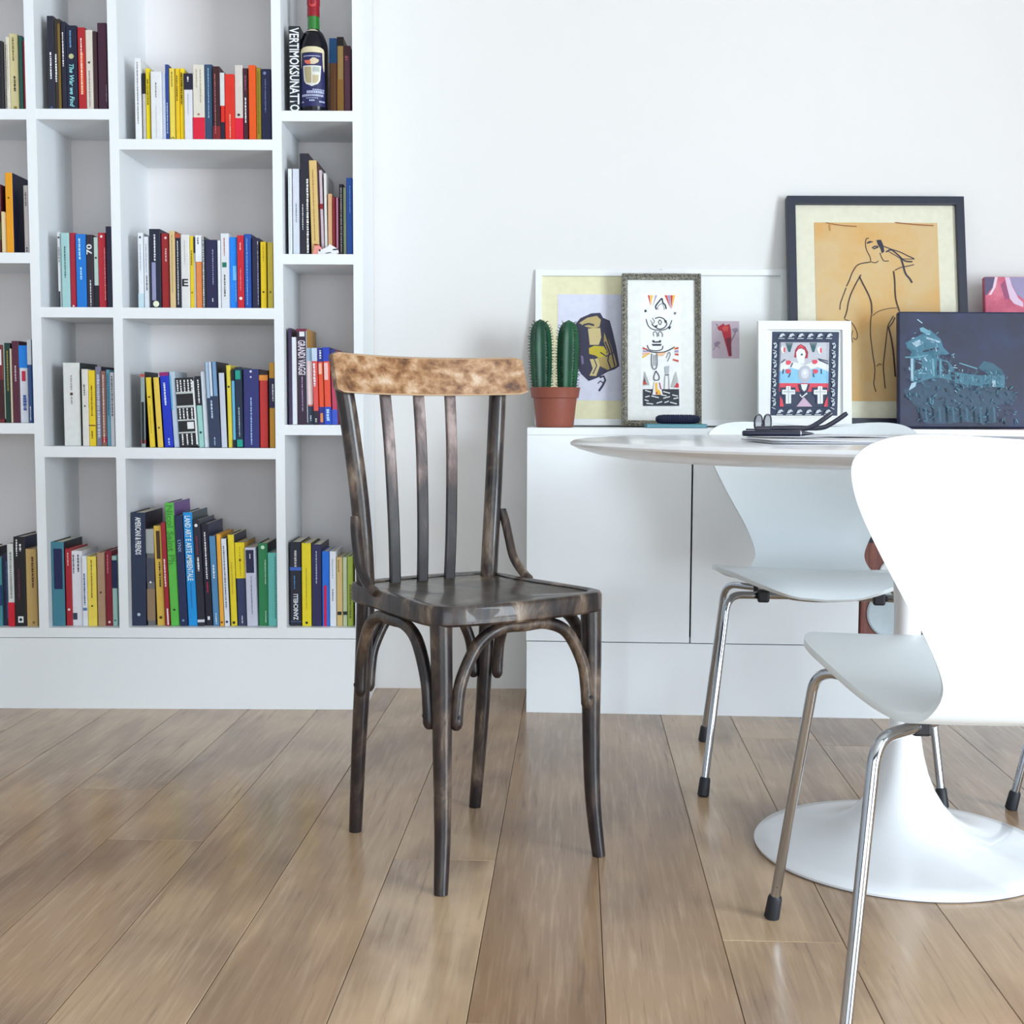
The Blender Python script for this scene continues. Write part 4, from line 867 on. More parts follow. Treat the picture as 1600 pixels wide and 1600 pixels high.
def shell_chair(label, loc, facing_deg):
    t = thing('shell_chair', label, 'chair', loc, (0, 0, R_(facing_deg) + math.pi / 2), 'white shell chairs at the round table')
    o = MB().add(SHELL[0], SHELL[1], 0, True).build('shell', M_shell, t, angle=80)
    md = o.modifiers.new('thickness', 'SOLIDIFY'); md.thickness = .010; md.offset = -1
    md = o.modifiers.new('edge', 'BEVEL'); md.width = .003; md.segments = 2; md.limit_method = 'ANGLE'; md.angle_limit = R_(50)
    P = lambda s, f_, z: Vector((s, -f_, z))
    for sg in (-1, 1):
        for fr, ft, bend, hub in ((1, (.230, .205), (.188, .140, .398), (.055, .030, .384)), (0, (.230, -.225), (.188, -.178, .378), (.055, -.060, .380))):
            pts = round_corner([P(sg * ft[0], ft[1], .012), P(sg * bend[0], bend[1], bend[2]), P(sg * hub[0], hub[1], hub[2]), P(0, (.01 if fr else -.04), .381)], .035, 8)
            leg = MB().tube(pts, .0078, 16).build('leg', M_chrome, t)
            a, b = pts[0], (pts[1] - pts[0]).normalized()
            MB().tube([a - b * .012, a - b * .010, a + b * .022, a + b * .026], [.0098, .0118, .0108, .0090], 16).build('foot_cap', M_rubber, leg)
            c = pts[-6] if False else P(sg * .115, (.095 if fr else -.115), (.3905 if fr else .379))
            MB().box(c.x - .012, c.x + .012, c.y - .010, c.y + .010, c.z - .012, c.z + .013).build('bumper', M_rubber, t, bevel=.004)
    MB().lathe([(.072, .376), (.075, .380), (.075, .388), (.06, .392)], 32, (0, .01, 0)).build('hub_plate', M_chrome, t)
    return t
shell_chair('white shell chair nearest the camera, seen from behind beside the table', (.627, 1.685, 0), 89.5)
shell_chair('white shell chair behind the table, its seat towards the room', (.644, 2.680, 0), -98.5)
shell_chair('white shell chair on the far side of the pedestal, only one chrome leg showing', (1.182, 2.205, 0), 181)

# ------------------------------------------------------------------ pedestal table
TC = (.690, 2.208)
M_table = mat('white_table_lacquer', (0.89, 0.905, 0.935), 0.22, coat=.2, var=.006, vscale=3)
table = thing('pedestal_table', 'round white pedestal table with trumpet foot', 'table', (TC[0], TC[1], 0))
MB().lathe([(.001, .719), (.30, .719), (.572, .719), (.584, .7175), (.590, .7135), (.589, .710), (.576, .7035), (.545, .695), (.505, .689), (.30, .687), (.001, .687)], 128).build('table_top', M_table, table)
ped = [(.001, .002), (.255, .002), (.256, .006), (.253, .0095), (.225, .0150), (.19, .0215), (.15, .031), (.115, .044), (.09, .060), (.070, .082), (.054, .108), (.042, .138), (.033, .172), (.027, .21), (.0235, .26), (.0225, .33), (.0232, .42), (.027, .50), (.036, .57), (.055, .63), (.08, .668), (.105, .6868)]
MB().lathe(ped, 96).build('pedestal', M_table, table)
MB().lathe([(.2535, 0), (.2545, .0022), (.20, .0022)], 96, caps=True).build('foot_ring', mat('grey_foot_ring', (.12, .13, .15), .5), table)
TT = .719

# things lying on the table
def sheet(name, label, pts, z, th, m, cat):
    c = sum((Vector(p) for p in pts), Vector((0, 0))) / len(pts)
    t = thing(name, label, cat, (c.x, c.y, z))
    return t, [Vector(p) - c for p in pts]
def corner(px, py, z): q = onz(px, py, z); return (q.x, q.y)
M_paper = mat('newsprint', srgb(232, 234, 240), .6, var=.02, vscale=40)
def magazine(name, label, cx, cy, w, d, rot, z, n_leaf, curl, ink):
    t = thing(name, label, 'paper', (cx, cy, z), (0, 0, R_(rot)))
    for k in range(n_leaf):
        mb = MB(); v = []; f = []; nx, ny = 14, 4
        rr = random.Random(k + int(cx * 100))
        ph = rr.uniform(0, 6)
        for j in range(ny + 1):
            for i in range(nx + 1):
                x = -w / 2 + w * i / nx; y = -d / 2 + d * j / ny
                zz = k * .0016 + .0003 + curl * (.5 + .5 * math.sin(ph + x * 26 + y * 6)) * (.4 + .2 * k)
                v.append((x + rr.uniform(-.0005, .0005), y, zz))
        for j in range(ny):
            for i in range(nx): f.append((j * (nx + 1) + i, j * (nx + 1) + i + 1, (j + 1) * (nx + 1) + i + 1, (j + 1) * (nx + 1) + i))
        o = mb.add(v, f, 0, True).build('page', M_paper, t)
        md = o.modifiers.new('thickness', 'SOLIDIFY'); md.thickness = .0006; md.offset = 1
    if ink:
        mb = MB(); rr = random.Random(5); z0 = (n_leaf - 1) * .0016 + .003 + curl
        for r in range(9):
            x = -w / 2 + .02
            while x < w / 2 - .02:
                l = rr.uniform(.006, .02); y = -d / 2 + .02 + r * (d - .04) / 8
                mb.add([(x, y, z0), (x + l, y, z0), (x + l, y + .003, z0), (x, y + .003, z0)], [(0, 1, 2, 3)]); x += l + .005
        mb.build('printed_text', cmat((150, 150, 160)), t)
    return t
magazine('newspaper', 'folded newspaper with wavy edges lying on the round table', .545, 2.06, .31, .20, 4, TT + .0006, 3, .0016, False)
magazine('magazine', 'open white magazine under the eyeglasses on the table', .60, 2.30, .34, .22, -6, TT + .0006, 4, .0018, True)
def eyeglasses():
    Yg = 2.215; zt = TT + .0145
    a = onz(1152, 672, zt)
    t = thing('eyeglasses', 'black framed eyeglasses resting upside down on the table papers', 'eyeglasses', (a.x + .01, Yg, zt))
    M_fr = mat('black_acetate', srgb(22, 24, 46), .25, coat=.4)
    M_gl = mat('lens_glass', (.93, .95, .96), .05)
    b = principled(M_gl); b.inputs['Transmission Weight'].default_value = 1.0; b.inputs['IOR'].default_value = 1.45
    e = Vector((.42, .9075, 0))            # direction of the front of the frame
    n = 28
    for k in (-1, 1):
        cc = e * (.032 * k)
        pts = []
        for i in range(n + 1):
            q = 2 * math.pi * i / n; ex = abs(math.cos(q)) ** .8 * math.copysign(1, math.cos(q)); ez = abs(math.sin(q)) ** .8 * math.copysign(1, math.sin(q))
            pts.append(cc + e * (.0255 * ex) + Vector((0, 0, .0155 + .0142 * ez)))
        rim = MB().tube(pts, .0017, 8).build('rim', M_fr, t)
        mb = MB(); nv = Vector((e.y, -e.x, 0)) * .0006
        mb.add([cc + (p - cc) * .98 + nv for p in pts[:-1]] + [cc + (p - cc) * .98 - nv for p in pts[:-1]], [tuple(range(n)), tuple(reversed(range(n, 2 * n)))] + [(i, (i + 1) % n, n + (i + 1) % n, n + i) for i in range(n)])
        mb.build('lens', M_gl, rim)
        h0 = e * (.058 * k) + Vector((0, 0, .006))
        arm = smooth_path([h0, h0 + Vector((.04, 0, .0005)), h0 + Vector((.085, -.004 * k, .0005)), h0 + Vector((.105, -.006 * k, .008)), h0 + Vector((.132, -.009 * k, .027))], 6)
        MB().tube(arm, [.0022] + [.0042] * (len(arm) - 2) + [.0035], 8, up=(0, 0, 1), flat=.45).build('temple', M_fr, t)
    MB().tube([e * -.0085 + Vector((0, 0, .012)), e * 0 + Vector((0, 0, .0085)), e * .0085 + Vector((0, 0, .012))], .0022, 8).build('bridge', M_fr, t)
eyeglasses()
def pen():
    z = TT + .0135; p0 = Vector((.437, 2.12, z)); p1 = Vector((.549, 2.125, z))
    p0 = Vector((at(1160, 668, 2.13).x, 2.13, z)); p1 = Vector((at(1272, 672, 2.13).x, 2.13, z)); d = (p1 - p0); L = d.length
    t = thing('pen', 'black ballpoint pen with silver tip lying beside the eyeglasses', 'pen', p0)
    u = d.normalized(); M_b = mat('pen_plastic', srgb(22, 24, 48), .3, coat=.3)
    MB().tube([u * 0, u * .002, u * (L * .80)], [.0035, .0048, .0050], 14).build('barrel', M_b, t)
    MB().tube([u * (L * .80), u * (L * .82)], .0050, 14).build('ring', M_chrome, t)
    MB().tube([u * (L * .82), u * (L * .96), u * L], [.0047, .0020, .0006], 14).build('tip', M_b, t)
    MB().tube([u * (L * .05) + Vector((0, 0, .0065)), u * (L * .38) + Vector((0, 0, .0065))], .0013, 8).build('clip', M_b, t)
pen()

# ------------------------------------------------------------------ pictures leaning on the sideboard
def px_points(ox, oy, s):             # positions read from an enlargement of the photo -> photo positions
    return lambda pts: [(ox + x / s, oy + y / s) for x, y in pts]
class Picture:
    def __init__(s, name, label, cat, rect, Y, lean_deg):
        x0, y0, x1, y1 = rect; s.rect = rect
        s.xc = (x0 + x1) / 2; s.lean = R_(lean_deg)
        hgt = (y1 - y0) * Y / FPX; s.delta = math.sin(s.lean) * hgt
        base = at(s.xc, y1, Y)
        s.H = (at(s.xc, y0, Y + s.delta).z - base.z) / math.cos(s.lean)
        s.k = (Y + s.delta / 2) / FPX; s.y0, s.y1 = y0, y1
        zb = SB_TOP + .0008 + .022 * math.sin(s.lean)
        s.dz = base.z - zb
        s.root = thing(name, label, cat, (base.x, Y, zb), (-s.lean, 0, 0))
        s.H += s.dz; s.W = (x1 - x0) * s.k
    def P(s, p):                       # photo position -> local (x, z)
        return ((p[0] - s.xc) * s.k, (s.y1 - p[1]) / (s.y1 - s.y0) * (s.H - s.dz) + s.dz)
    def frame(s, wpx, depth, m, name='frame', lip=.0, inner=None):
        w, h, f = s.W / 2, s.H, wpx * s.k
        if inner: f = inner
        mb = MB()
        O = [(-w, 0), (w, 0), (w, h), (-w, h)]; I = [(-w + f, f), (w - f, f), (w - f, h - f), (-w + f, h - f)]
        v = [(x, 0, z) for x, z in O] + [(x, lip, z) for x, z in I] + [(x, depth, z) for x, z in O] + [(x, depth, z) for x, z in I]
        fc = []
        for i in range(4):
            j = (i + 1) % 4
            fc += [(i, j, 4 + j, 4 + i), (8 + i, 12 + i, 12 + j, 8 + j), (i, 8 + i, 8 + j, j), (4 + i, 4 + j, 12 + j, 12 + i)]
        o = mb.add(v, fc).build(name, m, s.root, bevel=.0012)
        s.f = f; s.depth = depth
        return o
    def panel(s, name, m, y, th=.002, inset=None):
        i = s.f - .002 if inset is None else inset
        return MB().box(-s.W / 2 + i, s.W / 2 - i, y, y + th, i, s.H - i).build(name, m, s.root)
    def rect_part(s, name, m, p0, p1, y, th=.0008):
        a, b = s.P(p0), s.P(p1)
        return MB().box(min(a[0], b[0]), max(a[0], b[0]), y, y + th, min(a[1], b[1]), max(a[1], b[1])).build(name, m, s.root)
    def art(s, name, items, y):
        """items: ('P', colour, pts) areas and ('L', colour, width px, pts) brush lines, later ones on top"""
        mb = MB(); cols = []; step = .00006
        for n, it in enumerate(items):
            col = it[1]
            if col not in cols: cols.append(col)
            mi = cols.index(col); yy = y - n * step
            if it[0] == 'P': mb.poly([s.P(p) for p in it[2]], yy, mi)
            else:
                pts = [s.P(p) for p in it[3]]
                if len(pts) > 2 and it[0] == 'C': pts = [(q.x, q.y) for q in smooth_path([(a, b, 0) for a, b in pts], 5)]
                mb.strip(pts, it[2] * s.k, yy, mi)
        return mb.build(name, [cmat(c) for c in cols], s.root)

M_fwhite = mat('white_frame_paint', (.86, .87, .87), .45, var=.01, vscale=6)
M_mat = mat('mat_board', srgb(240, 240, 238), .8, var=.01, vscale=10)
# 1: white frame, cream mat, golden figure
p = Picture('framed_picture', 'white framed picture with cream mat and gold figure behind the cactus', 'picture', (837, 421, 1034, 663), 3.425, 8.5)
p.frame(10, .02, M_fwhite); p.panel('mat_board', cmat((234, 228, 190), .8), .010)
p.rect_part('print', cmat((220, 220, 236), .8), (872, 459), (999, 625), .009)
c = px_points(780, 380, 4.706); DK = (44, 42, 70); GD = (190, 168, 110)
p.art('painted_figure', [
 ('P', DK, c([(556, 600), (600, 548), (680, 512), (745, 508), (766, 545), (815, 566), (835, 640), (862, 760), (885, 900), (850, 925), (800, 942), (730, 985), (660, 1012), (605, 960), (560, 880), (550, 740)])),
 ('P', GD, c([(590, 585), (650, 545), (720, 530), (750, 560), (740, 610), (700, 625), (640, 612)])),
 ('P', (206, 186, 132), c([(655, 625), (745, 620), (752, 690), (735, 745), (668, 745)])),
 ('P', (176, 152, 88), c([(775, 640), (812, 720), (850, 830), (868, 895), (800, 930), (740, 900), (690, 860), (800, 800), (770, 720)])),
 ('P', (206, 186, 132), c([(668, 850), (730, 848), (742, 900), (715, 975), (665, 972), (690, 920)])),
 ('P', (198, 178, 40), c([(662, 770), (700, 752), (770, 756), (792, 790), (785, 832), (730, 838), (705, 822), (664, 812)])),
 ('L', DK, 2.4, c([(760, 600), (790, 680), (830, 800), (850, 900)])), ('L', DK, 2.2, c([(780, 720), (812, 800), (800, 860), (825, 930)])),
 ('L', DK, 2.0, c([(745, 800), (790, 830), (840, 800)])), ('L', DK, 3.0, c([(620, 600), (660, 590), (700, 600)])), ('L', DK, 1.6, c([(700, 850), (720, 900), (690, 960)])),
 ('L', DK, 3.2, c([(740, 985), (770, 975), (782, 1005), (765, 1040), (735, 1085)])), ('L', DK, 1.8, c([(770, 1030), (745, 1010), (728, 1030)])),
 ('P', (120, 110, 150), c([(600, 820), (620, 830), (625, 885), (610, 890)]))], .0086)
# 2: white frame, white mat, small red print
p = Picture('framed_picture', 'white framed picture with one small red print on a wide white mat', 'picture', (1036, 420, 1232, 663), 3.425, 8.5)
p.frame(10, .02, M_fwhite); p.panel('mat_board', M_mat, .010)
p.rect_part('print', cmat((206, 188, 200), .8), (1114.5, 501), (1157, 559), .009)
c = px_points(960, 410, 5.714)
p.art('painted_figure', [
 ('P', (150, 130, 150), c([(900, 720), (930, 700), (960, 710), (930, 750), (905, 745)])), ('P', (150, 140, 160), c([(1060, 590), (1110, 580), (1118, 610), (1075, 625)])),
 ('P', (190, 30, 56), c([(930, 575), (955, 560), (985, 540), (1000, 560), (1040, 545), (1052, 600), (1056, 700), (1050, 760), (1058, 832), (1030, 838), (1012, 760), (990, 680), (970, 610), (940, 600)])),
 ('P', (130, 26, 56), c([(1000, 680), (1050, 660), (1054, 760), (1056, 830), (1036, 834), (1020, 760)])), ('P', (220, 80, 70), c([(975, 580), (1000, 565), (1030, 570), (1020, 610), (985, 610)])),
 ('L', (90, 80, 100), 1.2, c([(920, 545), (935, 565)])), ('L', (110, 90, 110), 1.2, c([(1050, 700), (1075, 660), (1100, 600)])), ('L', (120, 110, 130), 1.0, c([(890, 780), (920, 740), (950, 760)]))], .0086)
# 3: ornate narrow frame with a tall print
p = Picture('framed_print', 'narrow print in an antique silver carved frame, behind the knitted case', 'picture', (973, 427, 1096, 664), 3.375, 8)
M_orn = ramp_mat('antique_silver', [(.35, srgb(62, 64, 60)), (.5, srgb(120, 116, 102)), (.65, srgb(168, 162, 144)), (.8, srgb(200, 194, 178))], 260, (1, 1, 1), .42, 3, .0, .4)
fr = p.frame(9, .022, M_orn, lip=.006)
# carved beading along the frame
mb = MB(); f = p.f
def bead(x, z, horiz):
    a, b = (.0046, .0022) if horiz else (.0022, .0046)
    tilt = .0018
    pts = [(-a, -b), (a, -b), (a, b), (-a, b)]
    v = [(x + q[0] + (tilt if q[1] > 0 else -tilt) * (1 if horiz else 0), -.0005, z + q[1] + (tilt if q[0] > 0 else -tilt) * (0 if horiz else 1)) for q in pts] + [(x, -.0042, z)]
    mb.add(v, [(0, 1, 4), (1, 2, 4), (2, 3, 4), (3, 0, 4)])
n = 30
for i in range(n + 1):
    for sx in (-1, 1): bead(sx * (p.W / 2 - f * .38), f * .4 + (p.H - f * .8) * i / n, False)
for i in range(15):
    for zz in (f * .38, p.H - f * .38): bead(-p.W / 2 + f + (p.W - 2 * f) * i / 14, zz, True)
mb.build('carved_beading', M_orn, p.root)['kind'] = 'stuff'
p.panel('mat_board', cmat((240, 240, 236), .8), .012)
c = px_points(960, 410, 5.714); BK = (34, 38, 52); GY = (110, 114, 122); RD = (206, 70, 50); YE = (244, 190, 60); LI = (170, 150, 190)
items = [('P', (246, 246, 244), c([(236, 262), (600, 262), (604, 1302), (240, 1302)]))]
for pts, col in (([(305, 285), (325, 285), (330, 385)], RD), ([(328, 285), (350, 285), (335, 390)], YE), ([(352, 285), (372, 285), (342, 392)], (250, 236, 220)), ([(374, 285), (390, 285), (348, 390)], LI),
                 ([(455, 285), (478, 285), (508, 408)], RD), ([(480, 285), (505, 285), (512, 410)], LI), ([(507, 285), (530, 285), (516, 412)], RD), ([(532, 285), (552, 285), (520, 410)], YE)):
    items.append(('P', col, c(pts)))
items += [('C', BK, 2.2, c([(385, 415), (376, 385), (400, 350), (432, 315), (440, 350), (462, 375), (470, 410)])), ('C', GY, 1.0, c([(400, 418), (395, 390), (430, 360), (450, 390), (452, 418)])),
 ('C', BK, 1.6, c([(370, 495), (410, 484), (450, 500), (475, 540), (455, 575), (410, 590), (370, 570), (340, 545)])), ('C', BK, 1.4, c([(290, 500), (310, 560), (350, 592), (420, 600), (470, 588), (500, 560), (520, 510)])),
 ('C', GY, 1.1, c([(330, 510), (350, 540), (365, 520), (345, 490)])), ('C', BK, 1.2, c([(400, 530), (412, 508), (428, 528), (415, 550), (400, 530)])), ('P', BK, c([(365, 562), (395, 550), (385, 575)])), ('P', BK, c([(450, 510), (478, 512), (462, 540)])), ('P', BK, c([(480, 570), (515, 565), (500, 595)])),
 ('P', BK, c([(275, 420), (292, 415), (298, 435), (278, 440)])), ('P', GY, c([(540, 435), (562, 440), (552, 462), (538, 455)])),
 ('C', GY, 1.3, c([(360, 655), (355, 625), (375, 612), (390, 640), (388, 660)])), ('C', GY, 1.3, c([(405, 655), (400, 625), (420, 612), (438, 640), (432, 660)])),
 ('P', BK, c([(345, 690), (425, 690), (420, 712), (350, 712)])), ('P', BK, c([(340, 724), (428, 724), (422, 740), (348, 740)])), ('P', (246, 246, 244), c([(362, 690), (400, 682), (408, 698), (368, 702)])),
 ('C', BK, 1.4, c([(300, 735), (320, 775), (380, 785), (430, 772), (440, 740)])), ('C', BK, 1.6, c([(285, 770), (340, 795), (420, 800), (480, 785), (545, 750)])),
 ('P', RD, c([(260, 752), (300, 768), (300, 776), (262, 772)])), ('P', (250, 180, 150), c([(258, 806), (330, 798), (320, 806), (260, 822)])), ('P', YE, c([(258, 832), (320, 806), (330, 808), (260, 852)])), ('P', LI, c([(262, 780), (320, 790), (318, 796), (262, 796)])),
 ('P', RD, c([(545, 758), (578, 750), (578, 768), (545, 774)])), ('P', LI, c([(545, 782), (578, 778), (578, 800), (545, 800)])), ('P', RD, c([(545, 808), (578, 810), (578, 828), (545, 822)])), ('P', RD, c([(528, 855), (578, 868), (578, 886), (530, 870)])), ('P', YE, c([(530, 762), (545, 752), (548, 770)])),
 ('P', (240, 190, 150), c([(380, 806), (470, 798), (440, 830), (390, 830)])),
 ('C', GY, 1.6, c([(340, 810), (338, 900), (352, 945), (376, 945), (388, 900), (385, 810)])), ('C', GY, .9, c([(358, 820), (356, 920)])), ('C', GY, .9, c([(372, 820), (372, 920)])),
 ('C', BK, 1.3, c([(378, 965), (360, 1010), (362, 1045), (400, 1045), (404, 1010), (378, 965)])), ('C', GY, 1.1, c([(470, 850), (490, 800), (505, 820), (480, 880)])), ('P', (186, 190, 196), c([(455, 925), (495, 920), (490, 1000), (460, 1000)])), ('L', BK, 1.2, c([(455, 1003), (494, 1001)])), ('C', GY, .9, c([(456, 1010), (450, 1130)])), ('C', GY, .9, c([(490, 1010), (494, 1130)])),
 ('P', (176, 178, 176), c([(276, 965), (320, 1090), (264, 1095)])), ('P', BK, c([(272, 1020), (290, 1085), (264, 1090)])), ('P', RD, c([(264, 1050), (300, 1085), (264, 1090)])), ('P', (186, 188, 184), c([(555, 965), (578, 1090), (510, 1112)])), ('P', (214, 40, 50), c([(560, 1070), (580, 1085), (578, 1115), (540, 1112)])),
 ('P', BK, c([(262, 1130), (580, 1128), (582, 1276), (262, 1278)])), ('P', (240, 240, 240), c([(362, 1060), (408, 1055), (436, 1178), (344, 1180)])), ('P', YE, c([(366, 1075), (388, 1070), (390, 1160), (370, 1150)])), ('P', (170, 80, 130), c([(400, 1070), (412, 1070), (426, 1130), (412, 1130)])), ('P', YE, c([(392, 1130), (412, 1140), (422, 1178), (376, 1178)])), ('P', RD, c([(376, 1150), (392, 1158), (386, 1178), (372, 1172)]))]
rr = random.Random(4)
for q in ((280, 1140, 330, 1155), (440, 1150, 500, 1165), (335, 1190, 400, 1205), (440, 1210, 500, 1195), (280, 1200, 320, 1190), (500, 1245, 560, 1260), (380, 1255, 430, 1240), (290, 1255, 350, 1262), (520, 1180, 570, 1190), (530, 1215, 575, 1205), (450, 1250, 490, 1235), (420, 1180, 470, 1188), (275, 1225, 310, 1235)):
    items.append(('L', (232, 234, 236), 1.6, c([(q[0], q[1]), (q[2], q[3])])))
p.art('printed_totem', items, .0116)
# 4: big dark frame with the ochre figure drawing
p = Picture('framed_drawing', 'large dark framed charcoal drawing of a standing nude on ochre paper', 'picture', (1240, 305.5, 1517, 662), 3.345, 11)
M_fblack = mat('dark_frame_paint', srgb(34, 40, 58), .4, var=.08, vscale=40)
p.frame(13, .026, M_fblack); p.panel('mat_board', cmat((226, 222, 200), .8), .012)
M_ochre = ramp_mat('ochre_paper', [(.25, srgb(214, 150, 80)), (.42, srgb(214, 172, 112)), (.58, srgb(212, 182, 134)), (.8, srgb(206, 168, 130))], 5, (1, 1, 1), .8, 5, .3, .02)
p.rect_part('paper', M_ochre, (1283, 346), (1476, 626), .011)
c = px_points(1220, 290, 4.325); IN = (58, 38, 34); IB = (40, 38, 58)
p.art('ink_figure', [
 ('C', IN, 1.5, c([(648, 512), (645, 480), (622, 430), (616, 390), (622, 355), (640, 350)])), ('C', IB, 1.4, c([(630, 378), (650, 372), (668, 376)])), ('P', IB, c([(690, 362), (722, 360), (738, 400), (742, 440), (725, 455), (715, 420), (700, 395)])), ('C', IB, 2.0, c([(660, 418), (680, 405), (700, 410), (668, 424)])), ('L', IB, 2.0, c([(625, 385), (655, 376)])),
 ('C', IN, 1.4, c([(650, 512), (680, 518), (700, 505)])), ('C', IN, 1.4, c([(712, 450), (722, 480), (738, 505), (770, 505)])), ('C', IB, 1.6, c([(738, 405), (790, 425), (850, 445), (900, 470), (940, 488)])), ('C', IB, 2.2, c([(752, 445), (790, 430), (840, 470), (880, 505), (930, 510)])), ('C', IB, 1.2, c([(770, 440), (820, 470), (860, 490), (945, 492)])),
 ('C', IN, 1.6, c([(645, 514), (580, 525), (548, 545), (520, 590), (500, 640), (480, 680)])), ('C', IN, 1.4, c([(478, 690), (450, 760), (436, 800), (432, 840)])), ('C', IN, 1.8, c([(580, 600), (545, 660), (510, 730), (490, 790), (478, 850), (460, 900)])), ('C', IN, 2.2, c([(568, 610), (590, 660), (610, 700), (632, 750), (645, 800), (645, 860)])),
 ('C', IN, 1.2, c([(462, 905), (500, 920), (530, 960), (545, 1010), (535, 1040), (515, 1030)])), ('C', IN, 1.0, c([(500, 990), (480, 1020), (500, 1045)])), ('C', IN, 1.0, c([(515, 980), (505, 1020), (512, 1060)])),
 ('C', IB, 1.4, c([(808, 570), (850, 550), (900, 540), (940, 530)])), ('C', IB, 2.6, c([(850, 480), (865, 530), (880, 590), (910, 630), (922, 655)])), ('C', IN, 2.2, c([(800, 575), (806, 640), (806, 720), (812, 780), (832, 850)])),
 ('C', IN, 1.4, c([(645, 860), (636, 920), (632, 1000), (636, 1060), (645, 1150), (655, 1230), (650, 1300), (645, 1340), (658, 1392)])), ('C', IN, 1.6, c([(790, 880), (760, 930), (748, 960), (735, 1050), (722, 1140), (712, 1220), (715, 1290), (720, 1370)])), ('C', IN, 2.4, c([(755, 960), (770, 1030), (780, 1110), (785, 1180), (790, 1290)])), ('C', IN, 1.2, c([(668, 1220), (685, 1205), (700, 1212)])), ('C', IN, 1.0, c([(650, 880), (690, 850), (760, 830), (815, 826)])), ('C', IN, 1.8, c([(752, 960), (780, 930), (800, 890)])),
 ('C', (150, 84, 40), 1.4, c([(350, 245), (450, 262), (560, 270)])), ('C', (150, 84, 40), 1.6, c([(820, 242), (950, 255), (1080, 262)])), ('C', (196, 140, 80), 2.0, c([(380, 300), (376, 270), (382, 250)]))], .0106)
# 5: small white frame with the folk print
p = Picture('framed_print', 'small white framed folk print with two crosses in red and blue', 'picture', (1186, 501, 1331, 661), 3.285, 7)
p.frame(14, .018, M_fwhite); p.panel('mat_board', M_mat, .008)
c0 = px_points(1170, 480, 8)
def c(pts): return c0([(x + (1350 - y) * .028, y) for x, y in pts])     # the print hangs a little askew, squared up here
NVY = (40, 52, 82); PK = (226, 70, 90); SK = (140, 200, 236); GG = (196, 196, 204); WW = (236, 238, 240); TE = (40, 92, 100)
items = [('P', NVY, c([(280, 300), (1115, 300), (1115, 1350), (280, 1350)])), ('P', GG, c([(380, 432), (995, 432), (995, 1245), (380, 1245)])), ('P', SK, c([(380, 760), (995, 760), (995, 945), (380, 945)])), ('P', WW, c([(380, 720), (450, 660), (600, 690), (700, 720), (860, 650), (995, 720), (995, 800), (860, 740), (700, 800), (520, 750), (380, 800)])),
 ('P', PK, c([(380, 945), (995, 945), (995, 1050), (380, 1050)])), ('P', (46, 56, 84), c([(380, 1050), (995, 1050), (995, 1245), (380, 1245)])),
 ('P', (170, 40, 60), c([(560, 620), (570, 530), (600, 480), (640, 455), (700, 490), (735, 560), (730, 630), (650, 640)])), ('P', WW, c([(590, 620), (585, 560), (610, 520), (650, 510), (690, 530), (705, 580), (690, 640), (690, 700), (620, 700)])), ('P', TE, c([(640, 580), (665, 570), (670, 595), (645, 600)])), ('P', PK, c([(600, 510), (640, 460), (690, 510), (640, 500)])),
 ('P', (186, 188, 200), c([(700 + 85 * math.cos(a * .393), 830 + 110 * math.sin(a * .393)) for a in range(16)])), ('P', (214, 216, 224), c([(700 + 50 * math.cos(a * .393), 825 + 65 * math.sin(a * .393)) for a in range(16)])), ('P', WW, c([(698 + 20 * math.cos(a * .393), 815 + 25 * math.sin(a * .393)) for a in range(16)]))]
for x in (500, 800):
    for dx in (-45, -25, -5, 15, 35): items.append(('L', TE, 1.3, c([(x + dx, 438), (x + dx * .15, 555)])))
for x, y in ((425, 525), (880, 530)): items += [('P', WW, c([(x - 40, y - 20), (x, y - 50), (x + 30, y), (x + 10, y + 50), (x - 20, y + 40)])), ('P', PK, c([(x, y - 40), (x + 25, y - 10), (x + 20, y + 40), (x, y + 30)]))]
for x, y in ((490, 690), (820, 680), (490, 800), (830, 800)): items.append(('P', PK, c([(x - 30, y - 28), (x + 25, y - 26), (x + 36, y + 4), (x + 5, y + 28), (x - 28, y + 20)])))
for pts in ([(520, 820), (495, 875)], [(800, 825), (815, 870)], [(430, 770), (425, 830)], [(900, 770), (905, 830)], [(520, 745), (545, 690)], [(860, 640), (985, 670)], [(870, 655), (985, 700)], [(400, 690), (450, 650)]): items.append(('L', NVY, 1.5, c(pts)))
for x in (490, 885):
    items += [('P', NVY, c([(x - 90, 1000), (x + 95, 1000), (x + 100, 1090), (x + 50, 1120), (x + 55, 1200), (x - 45, 1200), (x - 40, 1120), (x - 90, 1080)])),
     ('P', WW, c([(x - 22, 985), (x + 32, 985), (x + 36, 1030), (x + 90, 1030), (x + 92, 1085), (x + 42, 1088), (x + 44, 1200), (x - 22, 1204), (x - 24, 1088), (x - 72, 1085), (x - 70, 1030), (x - 24, 1028)])),
     ('L', NVY, 1.4, c([(x + 8, 1000), (x + 12, 1190)])), ('L', NVY, 1.4, c([(x - 52, 1056), (x + 76, 1056)])), ('L', WW, .7, c([(x + 8, 1006), (x + 12, 1184)])), ('L', WW, .7, c([(x - 46, 1056), (x + 70, 1056)]))]
items += [('P', NVY, c([(620, 960), (760, 960), (740, 1040), (690, 1080), (640, 1040)])), ('P', WW, c([(650, 960), (735, 960), (715, 1030), (690, 1050), (665, 1020)])), ('P', (206, 176, 196), c([(600, 1240), (690, 1120), (800, 1240)])), ('L', WW, 2.0, c([(640, 1090), (665, 1125), (730, 1070)])), ('P', PK, c([(392, 1245), (392, 1110), (425, 1160), (445, 1245)])), ('P', PK, c([(990, 1245), (990, 1110), (960, 1160), (940, 1245)]))]
rr = random.Random(9)
